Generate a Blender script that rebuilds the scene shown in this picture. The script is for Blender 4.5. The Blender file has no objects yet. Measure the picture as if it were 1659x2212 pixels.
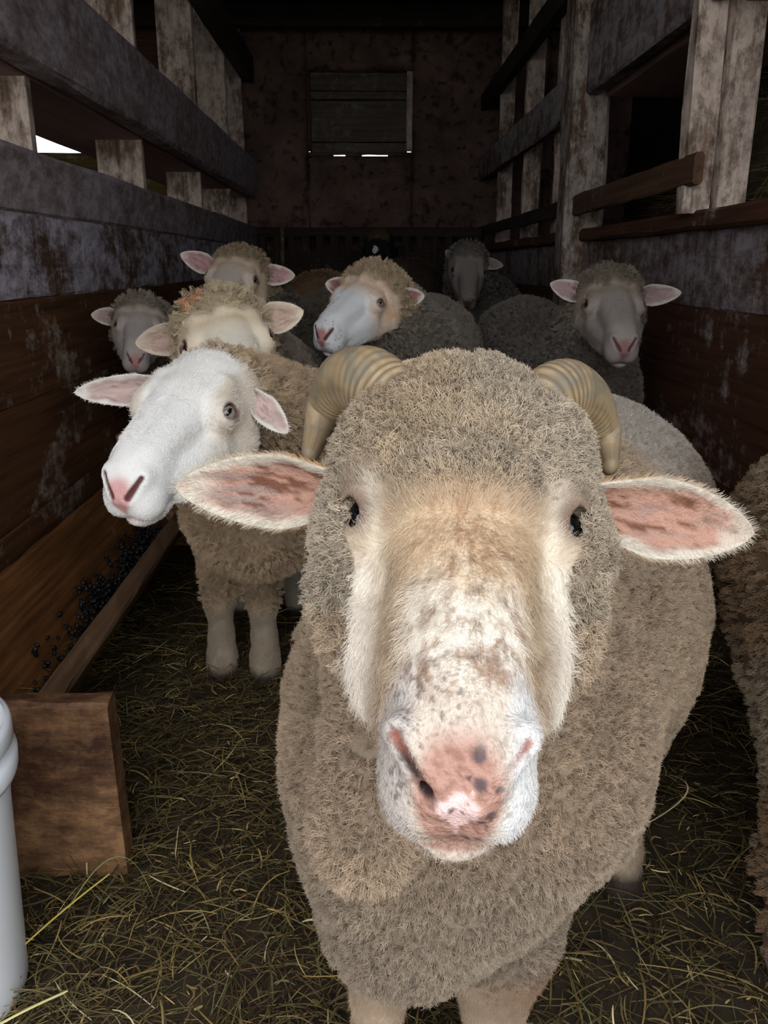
import bpy, math
import numpy as np
from mathutils import Matrix, Vector

SC = bpy.context.scene
COL = SC.collection
rng = np.random.default_rng(7)

# ------------------------------------------------------------------ camera, sky, exposure
F_PX, IMG_H = 1850.0, 2212.0
PITCH, YAW, CAM_Z = math.radians(16.2), math.radians(-1.22), 1.0
cf = np.array([-math.sin(YAW) * math.cos(PITCH), math.cos(YAW) * math.cos(PITCH), -math.sin(PITCH)])
cr = np.array([math.cos(YAW), math.sin(YAW), 0.0])
cu = np.cross(cr, cf)
CAM = np.array([0, 0, CAM_Z])
cam = bpy.data.cameras.new('camera')
cam.sensor_fit = 'VERTICAL'; cam.sensor_height = 36.0
cam.lens = 36.0 * F_PX / IMG_H
cam.clip_start = 0.02
co = bpy.data.objects.new('camera', cam); COL.objects.link(co)
co.matrix_world = Matrix(((cr[0], cu[0], -cf[0], 0), (cr[1], cu[1], -cf[1], 0), (cr[2], cu[2], -cf[2], CAM_Z), (0, 0, 0, 1)))
SC.camera = co

SC.view_settings.view_transform = 'Standard'
SC.view_settings.look = 'None'
SC.view_settings.gamma = 1.0
SC.view_settings.use_curve_mapping = False
SC.view_settings.exposure = 1.42

W = bpy.data.worlds.new('overcast_sky'); SC.world = W; W.use_nodes = True
nt = W.node_tree; nt.nodes.clear()
wo = nt.nodes.new('ShaderNodeOutputWorld'); bg = nt.nodes.new('ShaderNodeBackground')
tc = nt.nodes.new('ShaderNodeTexCoord'); sx = nt.nodes.new('ShaderNodeSeparateXYZ'); rp = nt.nodes.new('ShaderNodeValToRGB')
nt.links.new(tc.outputs['Generated'], sx.inputs[0]); nt.links.new(sx.outputs['Z'], rp.inputs[0])
rp.color_ramp.elements[0].position = 0.0; rp.color_ramp.elements[0].color = (0.84, 0.86, 0.88, 1)
rp.color_ramp.elements[1].position = 0.75; rp.color_ramp.elements[1].color = (0.97, 1.0, 1.05, 1)
nt.links.new(rp.outputs[0], bg.inputs[0]); bg.inputs[1].default_value = 1.6
nt.links.new(bg.outputs[0], wo.inputs[0])


# ------------------------------------------------------------------ small helpers
def lin(c):
    c = np.asarray(c, float) / 255.0
    return np.where(c <= 0.04045, c / 12.92, ((c + 0.055) / 1.055) ** 2.4)


def L4(c, k=1.0):
    return tuple(np.clip(lin(c) * k, 0, 1)) + (1.0,)


def hash3(i, j, k, s):
    h = (i.astype(np.int64) * 374761393 + j.astype(np.int64) * 668265263 + k.astype(np.int64) * 2147483647 + s * 974711) & 0x7fffffff
    h = ((h ^ (h >> 13)) * 1274126177) & 0x7fffffff
    return ((h ^ (h >> 16)) & 0xffff) / 65535.0


def vnoise(p, s=0):
    p = np.asarray(p, float)
    f = np.floor(p); t = p - f; t = t * t * (3 - 2 * t)
    i, j, k = [f[..., a].astype(np.int64) for a in range(3)]
    r = 0
    for a in (0, 1):
        for b in (0, 1):
            for c in (0, 1):
                w = (t[..., 0] if a else 1 - t[..., 0]) * (t[..., 1] if b else 1 - t[..., 1]) * (t[..., 2] if c else 1 - t[..., 2])
                r = r + w * hash3(i + a, j + b, k + c, s)
    return r


def fbm(p, s=0, o=3):
    r, a, n = 0, 0.5, 0
    for q in range(o):
        r = r + a * vnoise(p * (2.03 ** q), s + q * 17); n += a; a *= 0.5
    return r / n


def sst(a, b, x):
    t = np.clip((x - a) / (b - a), 0, 1)
    return t * t * (3 - 2 * t)


def mixc(c, d, m):
    return c * (1 - m[..., None]) + np.asarray(d) * m[..., None]


def tag(o, label=None, cat=None, group=None, kind=None):
    if label: o['label'] = label
    if cat: o['category'] = cat
    if group: o['group'] = group
    if kind: o['kind'] = kind
    return o


def mesh_obj(name, V, faces, mats, parent=None, col=None, smooth=True, origin=None, fmat=None):
    """faces: list of int arrays (n,3) or (n,4)"""
    me = bpy.data.meshes.new(name)
    V = np.asarray(V, np.float64)
    org = np.zeros(3) if origin is None else np.asarray(origin, float)
    ff = [np.asarray(f, np.int32) for f in faces if len(f)]
    me.vertices.add(len(V)); me.vertices.foreach_set('co', (V - org).astype(np.float32).ravel())
    nl = sum(f.size for f in ff); nf = sum(len(f) for f in ff)
    me.loops.add(nl); me.loops.foreach_set('vertex_index', np.concatenate([f.ravel() for f in ff]))
    me.polygons.add(nf)
    tot = np.concatenate([np.full(len(f), f.shape[1], np.int32) for f in ff])
    st = np.concatenate([[0], np.cumsum(tot)[:-1]]).astype(np.int32)
    me.polygons.foreach_set('loop_start', st)
    me.update(calc_edges=True); me.validate()
    me.polygons.foreach_set('use_smooth', np.full(len(me.polygons), smooth, bool))
    if col is not None:
        a = me.attributes.new('Col', 'FLOAT_COLOR', 'POINT')
        c4 = np.ones((len(V), 4), np.float32); c4[:, :3] = col
        a.data.foreach_set('color', c4.ravel())
    for m in (mats if isinstance(mats, (list, tuple)) else [mats]): me.materials.append(m)
    if fmat is not None: me.polygons.foreach_set('material_index', np.asarray(fmat, np.int32))
    o = bpy.data.objects.new(name, me); COL.objects.link(o)
    o.location = org
    if parent is not None:
        o.parent = parent; o.location = Vector(org) - Vector(parent.location)
    return o


# ------------------------------------------------------------------ materials
def new_mat(name):
    m = bpy.data.materials.new(name); m.use_nodes = True
    return m, m.node_tree, m.node_tree.nodes['Principled BSDF']


def attr_mat(name, rough=0.85, bump=0.0, bscale=400.0, spec=0.2, sheen=0.0):
    m, n, b = new_mat(name)
    a = n.nodes.new('ShaderNodeAttribute'); a.attribute_name = 'Col'
    n.links.new(a.outputs['Color'], b.inputs['Base Color'])
    b.inputs['Roughness'].default_value = rough
    b.inputs['Specular IOR Level'].default_value = spec
    if bump:
        t = n.nodes.new('ShaderNodeTexCoord'); no = n.nodes.new('ShaderNodeTexNoise'); no.inputs['Scale'].default_value = bscale
        no.inputs['Detail'].default_value = 4
        bm = n.nodes.new('ShaderNodeBump'); bm.inputs['Strength'].default_value = bump; bm.inputs['Distance'].default_value = 0.004
        n.links.new(t.outputs['Object'], no.inputs['Vector']); n.links.new(no.outputs['Fac'], bm.inputs['Height'])
        n.links.new(bm.outputs[0], b.inputs['Normal'])
    return m


def wood_mat(name, dark, light, wash, amount, streak=1.0, rough=0.75, soft=.10, drip_along=(2.2, 2.2, 0.4)):
    """timber with grain along object X; worn whitewash patches (amount 0..1)"""
    m, n, b = new_mat(name)
    N, Lk = n.nodes.new, n.links.new
    t = N('ShaderNodeTexCoord'); oi = N('ShaderNodeObjectInfo')
    add = N('ShaderNodeVectorMath'); add.operation = 'MULTIPLY_ADD'
    cmb = N('ShaderNodeCombineXYZ')
    for q in range(3): Lk(oi.outputs['Random'], cmb.inputs[q])
    add.inputs[1].default_value = (37, 19, 53)
    Lk(cmb.outputs[0], add.inputs[0]); Lk(t.outputs['Object'], add.inputs[2])

    def noise(scale, det, sc=(1, 1, 1), rg=0.6):
        mp = N('ShaderNodeMapping'); mp.inputs['Scale'].default_value = sc; Lk(add.outputs[0], mp.inputs[0])
        no = N('ShaderNodeTexNoise'); no.inputs['Scale'].default_value = scale; no.inputs['Detail'].default_value = det
        no.inputs['Roughness'].default_value = rg
        Lk(mp.outputs[0], no.inputs['Vector']); return no.outputs['Fac']
    g = noise(6, 8, (0.35, 9, 9), 0.65)
    r1 = N('ShaderNodeValToRGB'); r1.color_ramp.elements[0].position = 0.32; r1.color_ramp.elements[1].position = 0.72
    r1.color_ramp.elements[0].color = L4(dark); r1.color_ramp.elements[1].color = L4(light); Lk(g, r1.inputs[0])
    big = noise(2.6, 6, (1, 1.6, 1.6), 0.7); fine = noise(16, 6, (0.8, 1.4, 1.4), 0.75)
    drip = noise(9, 5, drip_along, 0.7)
    s1 = N('ShaderNodeMath'); s1.operation = 'MULTIPLY_ADD'; s1.inputs[1].default_value = 0.55; Lk(fine, s1.inputs[0]); Lk(big, s1.inputs[2])
    s2 = N('ShaderNodeMath'); s2.operation = 'MULTIPLY_ADD'; s2.inputs[1].default_value = 0.35 * streak; Lk(drip, s2.inputs[0]); Lk(s1.outputs[0], s2.inputs[2])
    thr = 1.22 - 0.56 * amount + 0.17 * (streak - 1)
    mr = N('ShaderNodeMapRange'); mr.inputs[1].default_value = thr - soft; mr.inputs[2].default_value = thr + soft
    Lk(s2.outputs[0], mr.inputs[0])
    mul = N('ShaderNodeMath'); mul.operation = 'MULTIPLY'; mul.inputs[1].default_value = 0.92 if amount > 0 else 0.0
    Lk(mr.outputs[0], mul.inputs[0])
    wsh = N('ShaderNodeValToRGB'); wsh.color_ramp.elements[0].color = L4(np.array(wash) * 0.62); wsh.color_ramp.elements[1].color = L4(wash)
    wsh.color_ramp.elements[0].position = 0.3; wsh.color_ramp.elements[1].position = 0.62; Lk(fine, wsh.inputs[0])
    mx = N('ShaderNodeMixRGB'); Lk(mul.outputs[0], mx.inputs[0]); Lk(r1.outputs[0], mx.inputs[1]); Lk(wsh.outputs[0], mx.inputs[2])
    Lk(mx.outputs[0], b.inputs['Base Color'])
    b.inputs['Roughness'].default_value = rough; b.inputs['Specular IOR Level'].default_value = 0.25
    bsum = N('ShaderNodeMath'); bsum.operation = 'ADD'; Lk(g, bsum.inputs[0]); Lk(mr.outputs[0], bsum.inputs[1])
    bm = N('ShaderNodeBump'); bm.inputs['Strength'].default_value = 0.5; bm.inputs['Distance'].default_value = 0.004
    Lk(bsum.outputs[0], bm.inputs['Height']); Lk(bm.outputs[0], b.inputs['Normal'])
    return m


M = {}
M['plank'] = wood_mat('worn_brown_planks', (64, 40, 24), (116, 76, 46), (190, 176, 160), 0.22)
M['plank_wash'] = wood_mat('whitewashed_planks', (72, 50, 38), (112, 86, 66), (214, 206, 220), 0.56, 1.2)
M['rail'] = wood_mat('greyed_whitewashed_beams', (98, 78, 70), (136, 112, 104), (196, 182, 188), 0.68, 0.8, soft=.16)
M['stud'] = wood_mat('pale_weathered_studs', (84, 66, 52), (140, 116, 96), (214, 194, 180), 0.60, 1.6, soft=.08, drip_along=(.3, 3, 3))
M['post'] = wood_mat('peeling_post', (70, 50, 36), (108, 84, 64), (176, 162, 152), 0.50, 1.6, soft=.07, drip_along=(.3, 3, 3))
M['right_plank'] = wood_mat('dark_brown_right_planks', (56, 34, 22), (96, 60, 42), (176, 164, 158), 0.16, 1.3)
M['right_wash'] = wood_mat('right_whitewashed_planks', (66, 46, 36), (100, 76, 62), (158, 148, 150), 0.54, 1.6)
M['shelf'] = wood_mat('purple_brown_underside', (150, 118, 116), (176, 146, 142), (150, 130, 132), 0.25)
M['old_brown'] = wood_mat('unpainted_brown_board', (66, 44, 32), (104, 76, 56), (150, 140, 130), 0.1)
M['dark_wood'] = wood_mat('dark_timber', (34, 26, 22), (60, 48, 40), (120, 104, 98), 0.1)  # plain dark brown timber
M['trough'] = wood_mat('feed_worn_trough_wood', (74, 46, 24), (146, 98, 56), (214, 190, 160), 0.10, 0.8, 0.6)
M['trough_end'] = wood_mat('rubbed_trough_end_wood', (40, 25, 18), (84, 54, 36), (150, 112, 78), 0.48, 0.6, 0.6, soft=.13)
M['rail_board'] = wood_mat('grey_brown_trough_lip', (86, 64, 48), (130, 100, 74), (200, 180, 160), 0.08, 1, 0.6)
M['yellow_board'] = wood_mat('lichen_yellow_board', (70, 58, 30), (128, 108, 60), (170, 160, 130), 0.2)


M['shutter'] = wood_mat('grey_shutter_boards', (72, 62, 52), (104, 94, 82), (130, 122, 110), 0.3)


def flat_mat(name, c, rough=0.8, spec=0.3, k=1.0):
    m, n, b = new_mat(name)
    b.inputs['Base Color'].default_value = L4(c, k); b.inputs['Roughness'].default_value = rough
    b.inputs['Specular IOR Level'].default_value = spec
    return m


def stone_mat():
    m, n, b = new_mat('limewashed_rubble_stone')
    N, Lk = n.nodes.new, n.links.new
    t = N('ShaderNodeTexCoord')
    no = N('ShaderNodeTexNoise'); no.inputs['Scale'].default_value = 2.2; no.inputs['Detail'].default_value = 8; no.inputs['Roughness'].default_value = 0.7
    Lk(t.outputs['Object'], no.inputs['Vector'])
    no2 = N('ShaderNodeTexNoise'); no2.inputs['Scale'].default_value = 14; no2.inputs['Detail'].default_value = 6
    Lk(t.outputs['Object'], no2.inputs['Vector'])
    r = N('ShaderNodeValToRGB'); r.color_ramp.elements[0].position = 0.3; r.color_ramp.elements[1].position = 0.72
    r.color_ramp.elements[0].color = L4((62, 48, 42)); r.color_ramp.elements[1].color = L4((130, 104, 94))
    e = r.color_ramp.elements.new(0.5); e.color = L4((96, 74, 66))
    Lk(no.outputs['Fac'], r.inputs[0])
    r2 = N('ShaderNodeValToRGB'); r2.color_ramp.elements[0].position = 0.34; r2.color_ramp.elements[1].position = 0.46
    r2.color_ramp.elements[0].color = (0.22, 0.18, 0.16, 1); r2.color_ramp.elements[1].color = (1, 1, 1, 1)
    Lk(no2.outputs['Fac'], r2.inputs[0])
    mx = N('ShaderNodeMixRGB'); mx.blend_type = 'MULTIPLY'; mx.inputs[0].default_value = 0.8
    Lk(r.outputs[0], mx.inputs[1]); Lk(r2.outputs[0], mx.inputs[2]); Lk(mx.outputs[0], b.inputs['Base Color'])
    b.inputs['Roughness'].default_value = 0.95
    bm = N('ShaderNodeBump'); bm.inputs['Strength'].default_value = 0.8; bm.inputs['Distance'].default_value = 0.03
    Lk(no2.outputs['Fac'], bm.inputs['Height']); Lk(bm.outputs[0], b.inputs['Normal'])
    return m


def dirt_mat():
    m, n, b = new_mat('trodden_bedding_earth')
    N, Lk = n.nodes.new, n.links.new
    t = N('ShaderNodeTexCoord')
    no = N('ShaderNodeTexNoise'); no.inputs['Scale'].default_value = 9; no.inputs['Detail'].default_value = 10; no.inputs['Roughness'].default_value = 0.75
    Lk(t.outputs['Object'], no.inputs['Vector'])
    r = N('ShaderNodeValToRGB'); r.color_ramp.elements[0].position = 0.35; r.color_ramp.elements[1].position = 0.7
    r.color_ramp.elements[0].color = L4((46, 37, 25)); r.color_ramp.elements[1].color = L4((96, 80, 54))
    Lk(no.outputs['Fac'], r.inputs[0]); Lk(r.outputs[0], b.inputs['Base Color'])
    b.inputs['Roughness'].default_value = 0.95
    bm = N('ShaderNodeBump'); bm.inputs['Strength'].default_value = 1; bm.inputs['Distance'].default_value = 0.02
    Lk(no.outputs['Fac'], bm.inputs['Height']); Lk(bm.outputs[0], b.inputs['Normal'])
    return m


M['stone'] = stone_mat()
M['dirt'] = dirt_mat()
M['ceiling'] = wood_mat('dark_ceiling_boards', (30, 24, 20), (56, 44, 38), (100, 90, 84), 0.1)
M['yard'] = flat_mat('outside_yard_gravel', (120, 118, 108), 0.95)


# ------------------------------------------------------------------ timber builder
def board(name, p0, p1, wid, thk, up, mat, parent=None, bevel=0.004, wob=0.002, seg=10, seed=0):
    """a sawn board from p0 to p1 (centres of its ends); 'up' is the direction of wid; grain along local X"""
    p0, p1 = np.array(p0, float), np.array(p1, float)
    X = p1 - p0; ln = np.linalg.norm(X); X /= ln
    Z = np.array(up, float); Z -= X * (Z @ X); Z /= np.linalg.norm(Z); Y = np.cross(Z, X)
    n = max(2, int(seg)); xs = np.linspace(-ln / 2, ln / 2, n + 1)
    prof = []
    bw = min(bevel, thk * .3, wid * .3)
    hw, ht = wid / 2, thk / 2
    for sy, sz, order in ((-1, -1, 0), (1, -1, 1), (1, 1, 0), (-1, 1, 1)):
        a = (sy * (ht - bw), sz * hw); c = (sy * ht, sz * (hw - bw))
        prof += [c, a] if order == 0 else [a, c]
    prof = np.array(prof); k = len(prof)
    rr = np.random.default_rng(seed + int(abs(p0[0] * 991 + p0[1] * 337 + p0[2] * 71)))
    V = []
    for x in xs:
        j = rr.normal(0, wob, (k, 2))
        for (y, z), (jy, jz) in zip(prof, j): V.append((x, y + jy * .5, z + jz))
    V = np.array(V)
    Q = []
    for i in range(n):
        for q in range(k):
            a = i * k + q; b_ = i * k + (q + 1) % k
            Q.append((a, b_, b_ + k, a + k))
    me = bpy.data.meshes.new(name)
    caps = [tuple(range(k))[::-1], tuple(range(n * k, n * k + k))]
    me.from_pydata([tuple(v) for v in V], [], [tuple(q)[::-1] for q in Q] + [c[::-1] for c in caps]); me.update()
    me.materials.append(mat)
    o = bpy.data.objects.new(name, me); COL.objects.link(o)
    c = (p0 + p1) / 2
    Mx = Matrix(((X[0], Y[0], Z[0], c[0]), (X[1], Y[1], Z[1], c[1]), (X[2], Y[2], Z[2], c[2]), (0, 0, 0, 1)))
    if parent is not None:
        o.parent = parent; Mx = parent.matrix_basis.inverted() @ Mx
    o.matrix_basis = Mx
    return o


def box(name, lo, hi, mat, parent=None):
    lo, hi = np.array(lo, float), np.array(hi, float)
    V = [(x, y, z) for x in (lo[0], hi[0]) for y in (lo[1], hi[1]) for z in (lo[2], hi[2])]
    Q = [(0, 1, 3, 2), (4, 6, 7, 5), (0, 4, 5, 1), (2, 3, 7, 6), (0, 2, 6, 4), (1, 5, 7, 3)]
    return mesh_obj(name, V, [np.array(Q)], mat, parent, smooth=False, origin=None if parent else ((lo + hi) / 2))


def empty(name, loc, parent=None):
    o = bpy.data.objects.new(name, None); COL.objects.link(o); o.location = loc
    o.empty_display_size = 0.05
    return o


# ------------------------------------------------------------------ the barn (setting)
def structure(o):
    o['kind'] = 'structure'; return o


def grid_mesh(name, x0, x1, y0, y1, step, zf, mat):
    xs = np.linspace(x0, x1, int((x1 - x0) / step) + 1); ys = np.linspace(y0, y1, int((y1 - y0) / step) + 1)
    X, Y = np.meshgrid(xs, ys, indexing='ij'); Z = zf(X, Y)
    nx, ny = X.shape; I = np.arange(nx * ny).reshape(nx, ny)
    Q = np.stack([I[:-1, :-1], I[1:, :-1], I[1:, 1:], I[:-1, 1:]], -1).reshape(-1, 4)
    return mesh_obj(name, np.stack([X, Y, Z], -1).reshape(-1, 3), [Q], mat)


def floor_z(x, y):
    p = np.stack([x * 3.1, y * 3.1, 0 * x], -1)
    return 0.028 * (fbm(p, 3, 4) - 0.5) + 0.012 * (vnoise(p * 5, 8) - .5) - 0.012


structure(grid_mesh('floor', -3.3, 2.3, -0.6, 9.0, 0.03, floor_z, M['dirt']))
structure(box('ground_outside', (-30, -30, -0.25), (30, 40, -0.06), M['yard']))

# left stall wall: four planks, each a part
wl = structure(empty('wall_left', (-0.915, 3.6, 0)))
for k, (z0, z1, mt) in enumerate(((-0.02, 0.348, 'plank'), (0.348, 0.648, 'plank'), (0.648, 0.908, 'plank'), (0.908, 1.13, 'plank_wash'))):
    board('plank', (-0.915, -0.3, (z0 + z1) / 2), (-0.915, 7.6, (z0 + z1) / 2), z1 - z0, 0.032, (0, 0, 1), M[mt], wl, seg=40, seed=k)
# right stall wall
wr = structure(empty('wall_right', (1.015, 3.6, 0)))
for k, (z0, z1, mt) in enumerate(((-0.02, 0.402, 'right_plank'), (0.402, 0.872, 'right_plank'), (0.872, 1.095, 'right_wash'))):
    board('plank', (1.015, -0.3, (z0 + z1) / 2), (1.015, 7.6, (z0 + z1) / 2), z1 - z0, 0.032, (0, 0, 1), M[mt], wr, seg=40, seed=20 + k)

# outer walls, back wall, front wall, ceiling
wo_ = structure(empty('wall_outer_left', (-3.25, 3.6, 0)))
for k in range(7):
    board('plank', (-3.25, -0.3, 0.2 + k * .405), (-3.25, 7.7, 0.2 + k * .405), .407, .04, (0, 0, 1), M['old_brown'], wo_, seg=6)
wo_ = structure(empty('wall_outer_right', (2.2, 3.6, 0)))
for k in range(7):
    board('plank', (2.2, -0.3, 0.2 + k * .405), (2.2, 7.7, 0.2 + k * .405), .407, .04, (0, 0, 1), M['dark_wood'], wo_, seg=6)

wb = structure(empty('wall_back', (0, 7.8, 0)))


def stone_block(x0, x1, z0, z1, y0, seed):
    nx, nz = max(2, int((x1 - x0) / .03)), max(2, int((z1 - z0) / .03))
    X, Z = np.meshgrid(np.linspace(x0, x1, nx + 1), np.linspace(z0, z1, nz + 1), indexing='ij')
    ed = np.minimum(np.minimum(X - x0, x1 - X), np.minimum(Z - z0, z1 - Z))
    # rubble: irregular courses as bulges
    p = np.stack([X * 3.4, Z * 5.2, 0 * X + seed], -1)
    wv = fbm(p, 11, 2)
    st = np.abs(vnoise(np.stack([X * 4 + wv * 2, Z * 6.5 + wv * 2, 0 * X + 7], -1), 5) - .5) * 2
    Y = y0 - 0.05 * sst(0.05, 0.35, st) * sst(0, 0.04, ed) - .02 * (fbm(p * 4, 2, 3) - .5)
    I = np.arange(X.size).reshape(X.shape)
    F = np.stack([I[:-1, :-1], I[1:, :-1], I[1:, 1:], I[:-1, 1:]], -1).reshape(-1, 4)
    V = np.stack([X, Y, Z], -1).reshape(-1, 3)
    n = len(V); Vb = V.copy(); Vb[:, 1] = y0 + .3
    rim = np.concatenate([I[:, 0], I[-1, 1:], I[-2::-1, -1], I[0, -2:0:-1]])
    r2 = np.roll(rim, -1)
    S = np.stack([rim, rim + n, r2 + n, r2], -1)
    return mesh_obj('masonry', np.concatenate([V, Vb]), [F, F[:, ::-1] + n, S], M['stone'], wb, origin=(0, 7.8, 0))


for q in ((-1.42, -0.47, -0.1, 3.0, 7.62), (0.40, 1.5, -0.1, 3.0, 7.62), (-0.47, 0.40, -0.1, 1.852, 7.64), (-0.47, 0.40, 2.50, 3.0, 7.62),
          (1.5, 2.25, -0.1, 3.0, 7.62)):
    stone_block(*q, seed=q[0] * 3)
for q in ((-0.47, -0.262), (-0.158, -0.02), (0.2, 0.40)):           # stones on the sill leave two slits of daylight
    stone_block(q[0], q[1], 1.852, 1.885, 7.66, 3)
w1 = structure(empty('window_1', (0, 7.78, 2.2)))
board('added_backing_board', (-0.46, 7.84, 2.215), (0.39, 7.84, 2.215), .60, .02, (0, 0, 1), M['dark_wood'], w1)  # added unseen behind the shutter to stop daylight between its boards
for z0, z1 in ((1.876, 1.97), (1.975, 2.29), (2.3, 2.36), (2.365, 2.5)):
    board('shutter_board', (-0.455, 7.76 + (z0 < 1.9) * .02, (z0 + z1) / 2), (0.36, 7.76 + (z0 < 1.9) * .02, (z0 + z1) / 2), z1 - z0, .03, (0, 0, 1), M['shutter'], w1)
board('frame', (0.375, 7.72, 1.9), (0.375, 7.72, 2.5), .06, .05, (0, 1, 0), M['stud'], w1)
board('frame', (-0.455, 7.72, 1.9), (-0.455, 7.72, 2.5), .06, .03, (0, 1, 0), M['old_brown'], w1)

wf = structure(empty('wall_front', (0, -0.35, 0)))
for x0, x1, z0, z1 in ((-3.3, -1.35, 2.4, 3.0), (1.55, 2.3, -.1, 3.0), (-1.35, 1.55, 2.55, 3.0)):
    n = max(1, int((x1 - x0) / .2))
    for k in range(n):
        xa = x0 + (x1 - x0) * (k + .5) / n
        board('plank', (xa, -.35, z0), (xa, -.35, z1), (x1 - x0) / n - .005, .05, (1, 0, 0), M['old_brown'], wf, seg=3)

ce = structure(empty('ceiling', (0, 3.6, 2.9)))
for k in range(28):
    y = -0.3 + k * .29
    board('ceiling_board', (-3.3, y, 2.92), (2.3, y, 2.92), .285, .03, (0, 1, 0), M['ceiling'], ce, seg=4)
for k in range(7):
    board('joist', (-3.2, 0.9 + k * 1.08, 2.82), (2.2, 0.9 + k * 1.08, 2.82), .16, .08, (0, 0, 1), M['ceiling'], ce, seg=8)

# left framing: rails, shelf planks and studs, each a thing of its own
tag(board('rail', (-0.925, -0.25, 1.21), (-0.925, 7.58, 1.21), .165, .09, (0.12, 0, 1), M['rail'], seg=16, wob=.003, bevel=.012),
    'greyed whitewashed lower rail capping the planks of the left stall wall', 'beam')
tag(board('beam', (-0.925, -0.25, 1.665), (-0.925, 7.58, 1.665), .29, .08, (0, 0, 1), M['rail'], seg=16, wob=.003, bevel=.012),
    'broad whitewashed beam running along the left stall wall above the open gap', 'beam')
tag(board('shelf_plank', (-1.175, -0.25, 1.53), (-1.175, 7.58, 1.53), .41, .03, (1, 0, 0), M['shelf'], seg=30),
    'purple brown plank seen from below behind the broad left beam', 'plank')
tag(board('beam', (-0.925, -0.25, 2.48), (-0.925, 7.58, 2.48), .18, .09, (0, 0, 1), M['dark_wood'], seg=40),
    'dark top beam at ceiling height above the left studs', 'beam')
left_studs = ((2.72, 'pale weathered stud nearest the camera on the left wall', 'stud'),
              (4.05, 'second stud along the left wall, right of the bright gap to outdoors', 'stud'),
              (5.42, 'third stud along the left wall, halfway to the back', 'stud'),
              (6.6, 'fourth stud along the left wall, last but one before the stone wall', 'stud'),
              (7.48, 'last stud of the left wall, standing against the stone back wall', 'stud'))
for y, lb, mt in left_studs:
    tag(board('wall_stud', (-1.07, y + .022, 1.29), (-1.07, y + .022, 2.8), .2, .044, (1, 0, 0), M[mt], seg=6, wob=.002), lb, 'stud', 'studs of the left wall')
lw = structure(empty('wall_far_left', (-2.3, 7.6, 0)))
for k in range(6):
    board('plank', (-3.2, 7.55, 0.155 + k * .31), (-1.45, 7.55, 0.155 + k * .31), .312, .03, (0, 0, 1), M['yellow_board'], lw, seg=10)
for k in range(3):
    board('plank', (-3.2, 7.55, 2.19 + k * .31), (-1.45, 7.55, 2.19 + k * .31), .312, .03, (0, 0, 1), M['old_brown'], lw, seg=10)
board('plank', (-1.98, 7.53, 1.94), (-1.45, 7.53, 1.94), .3, .03, (0, 0, 1), M['old_brown'], lw, seg=6)

# right framing
tag(board('stall_post', (.975, 4.1, -0.05), (.975, 4.1, 2.85), .17, .19, (1, 0, 0), M['post'], seg=12, wob=.004, bevel=.012),
    'thick peeling timber post standing in the right stall wall', 'post')
tag(board('rail', (1.0, -0.25, 1.12), (1.0, 4.0, 1.12), .055, .085, (0, 0, 1), M['right_plank'], seg=40, bevel=.01),
    'dark brown cap rail on the right stall wall in front of the post', 'beam')
tag(board('rail', (1.0, 4.2, 1.12), (1.0, 7.58, 1.12), .055, .085, (0, 0, 1), M['right_plank'], seg=30, bevel=.01),
    'dark cap rail on the right stall wall beyond the post', 'beam')
tag(board('beam', (0.98, -0.25, 1.87), (0.98, 4.0, 1.87), .36, .06, (0, 0, 1), M['right_wash'], seg=12, bevel=.008, wob=.003),
    'wide whitewashed beam at the upper right, nearer than the post', 'beam')
tag(board('beam', (0.98, 4.2, 1.75), (0.98, 7.58, 1.75), .19, .06, (0, 0, 1), M['right_wash'], seg=10, bevel=.008, wob=.003),
    'narrower whitewashed beam on the right wall beyond the post', 'beam')
tag(board('beam', (0.98, 4.2, 2.25), (0.98, 7.58, 2.25), .12, .06, (0, 0, 1), M['dark_wood'], seg=30),
    'dark high beam on the right wall beyond the post', 'beam')
tag(board('shelf_plank', (1.25, -0.25, 1.70), (1.25, 4.0, 1.70), .42, .03, (1, 0, 0), M['shelf'], seg=20),
    'dim plank seen from below behind the wide right beam', 'plank')
tag(board('rail', (0.935, 2.55, 1.255), (0.935, 4.02, 1.245), .085, .028, (0, 0, 1), M['old_brown'], seg=16, bevel=.006),
    'brown rack board nailed between the post and the pale double stud', 'board')
tag(board('rail', (0.95, 4.2, 1.25), (0.95, 7.55, 1.25), .07, .028, (0, 0, 1), M['dark_wood'], seg=16),
    'dark rack board on the right wall beyond the post', 'board')
tag(board('wall_stud', (.968, 2.66, 1.14), (.968, 2.66, 2.85), .085, .06, (1, 0, 0), M['stud'], seg=6, wob=.003),
    'grey left half of the pale double stud at the upper right', 'stud', 'studs of the right wall')
tag(board('wall_stud', (1.058, 2.63, 1.14), (1.058, 2.63, 2.85), .085, .06, (1, 0, 0), M['stud'], seg=6, wob=.003),
    'paler right half of the double stud at the upper right', 'stud', 'studs of the right wall')
for y, lb in ((4.85, 'dim stud just beyond the thick post on the right wall'), (5.8, 'second dim stud beyond the thick post on the right wall'),
              (6.9, 'furthest dim stud on the right wall near the stone wall')):
    tag(board('wall_stud', (1.06, y, 1.14), (1.06, y, 2.85), .11, .05, (1, 0, 0), M['stud'], seg=14), lb, 'stud', 'studs of the right wall')

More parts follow.
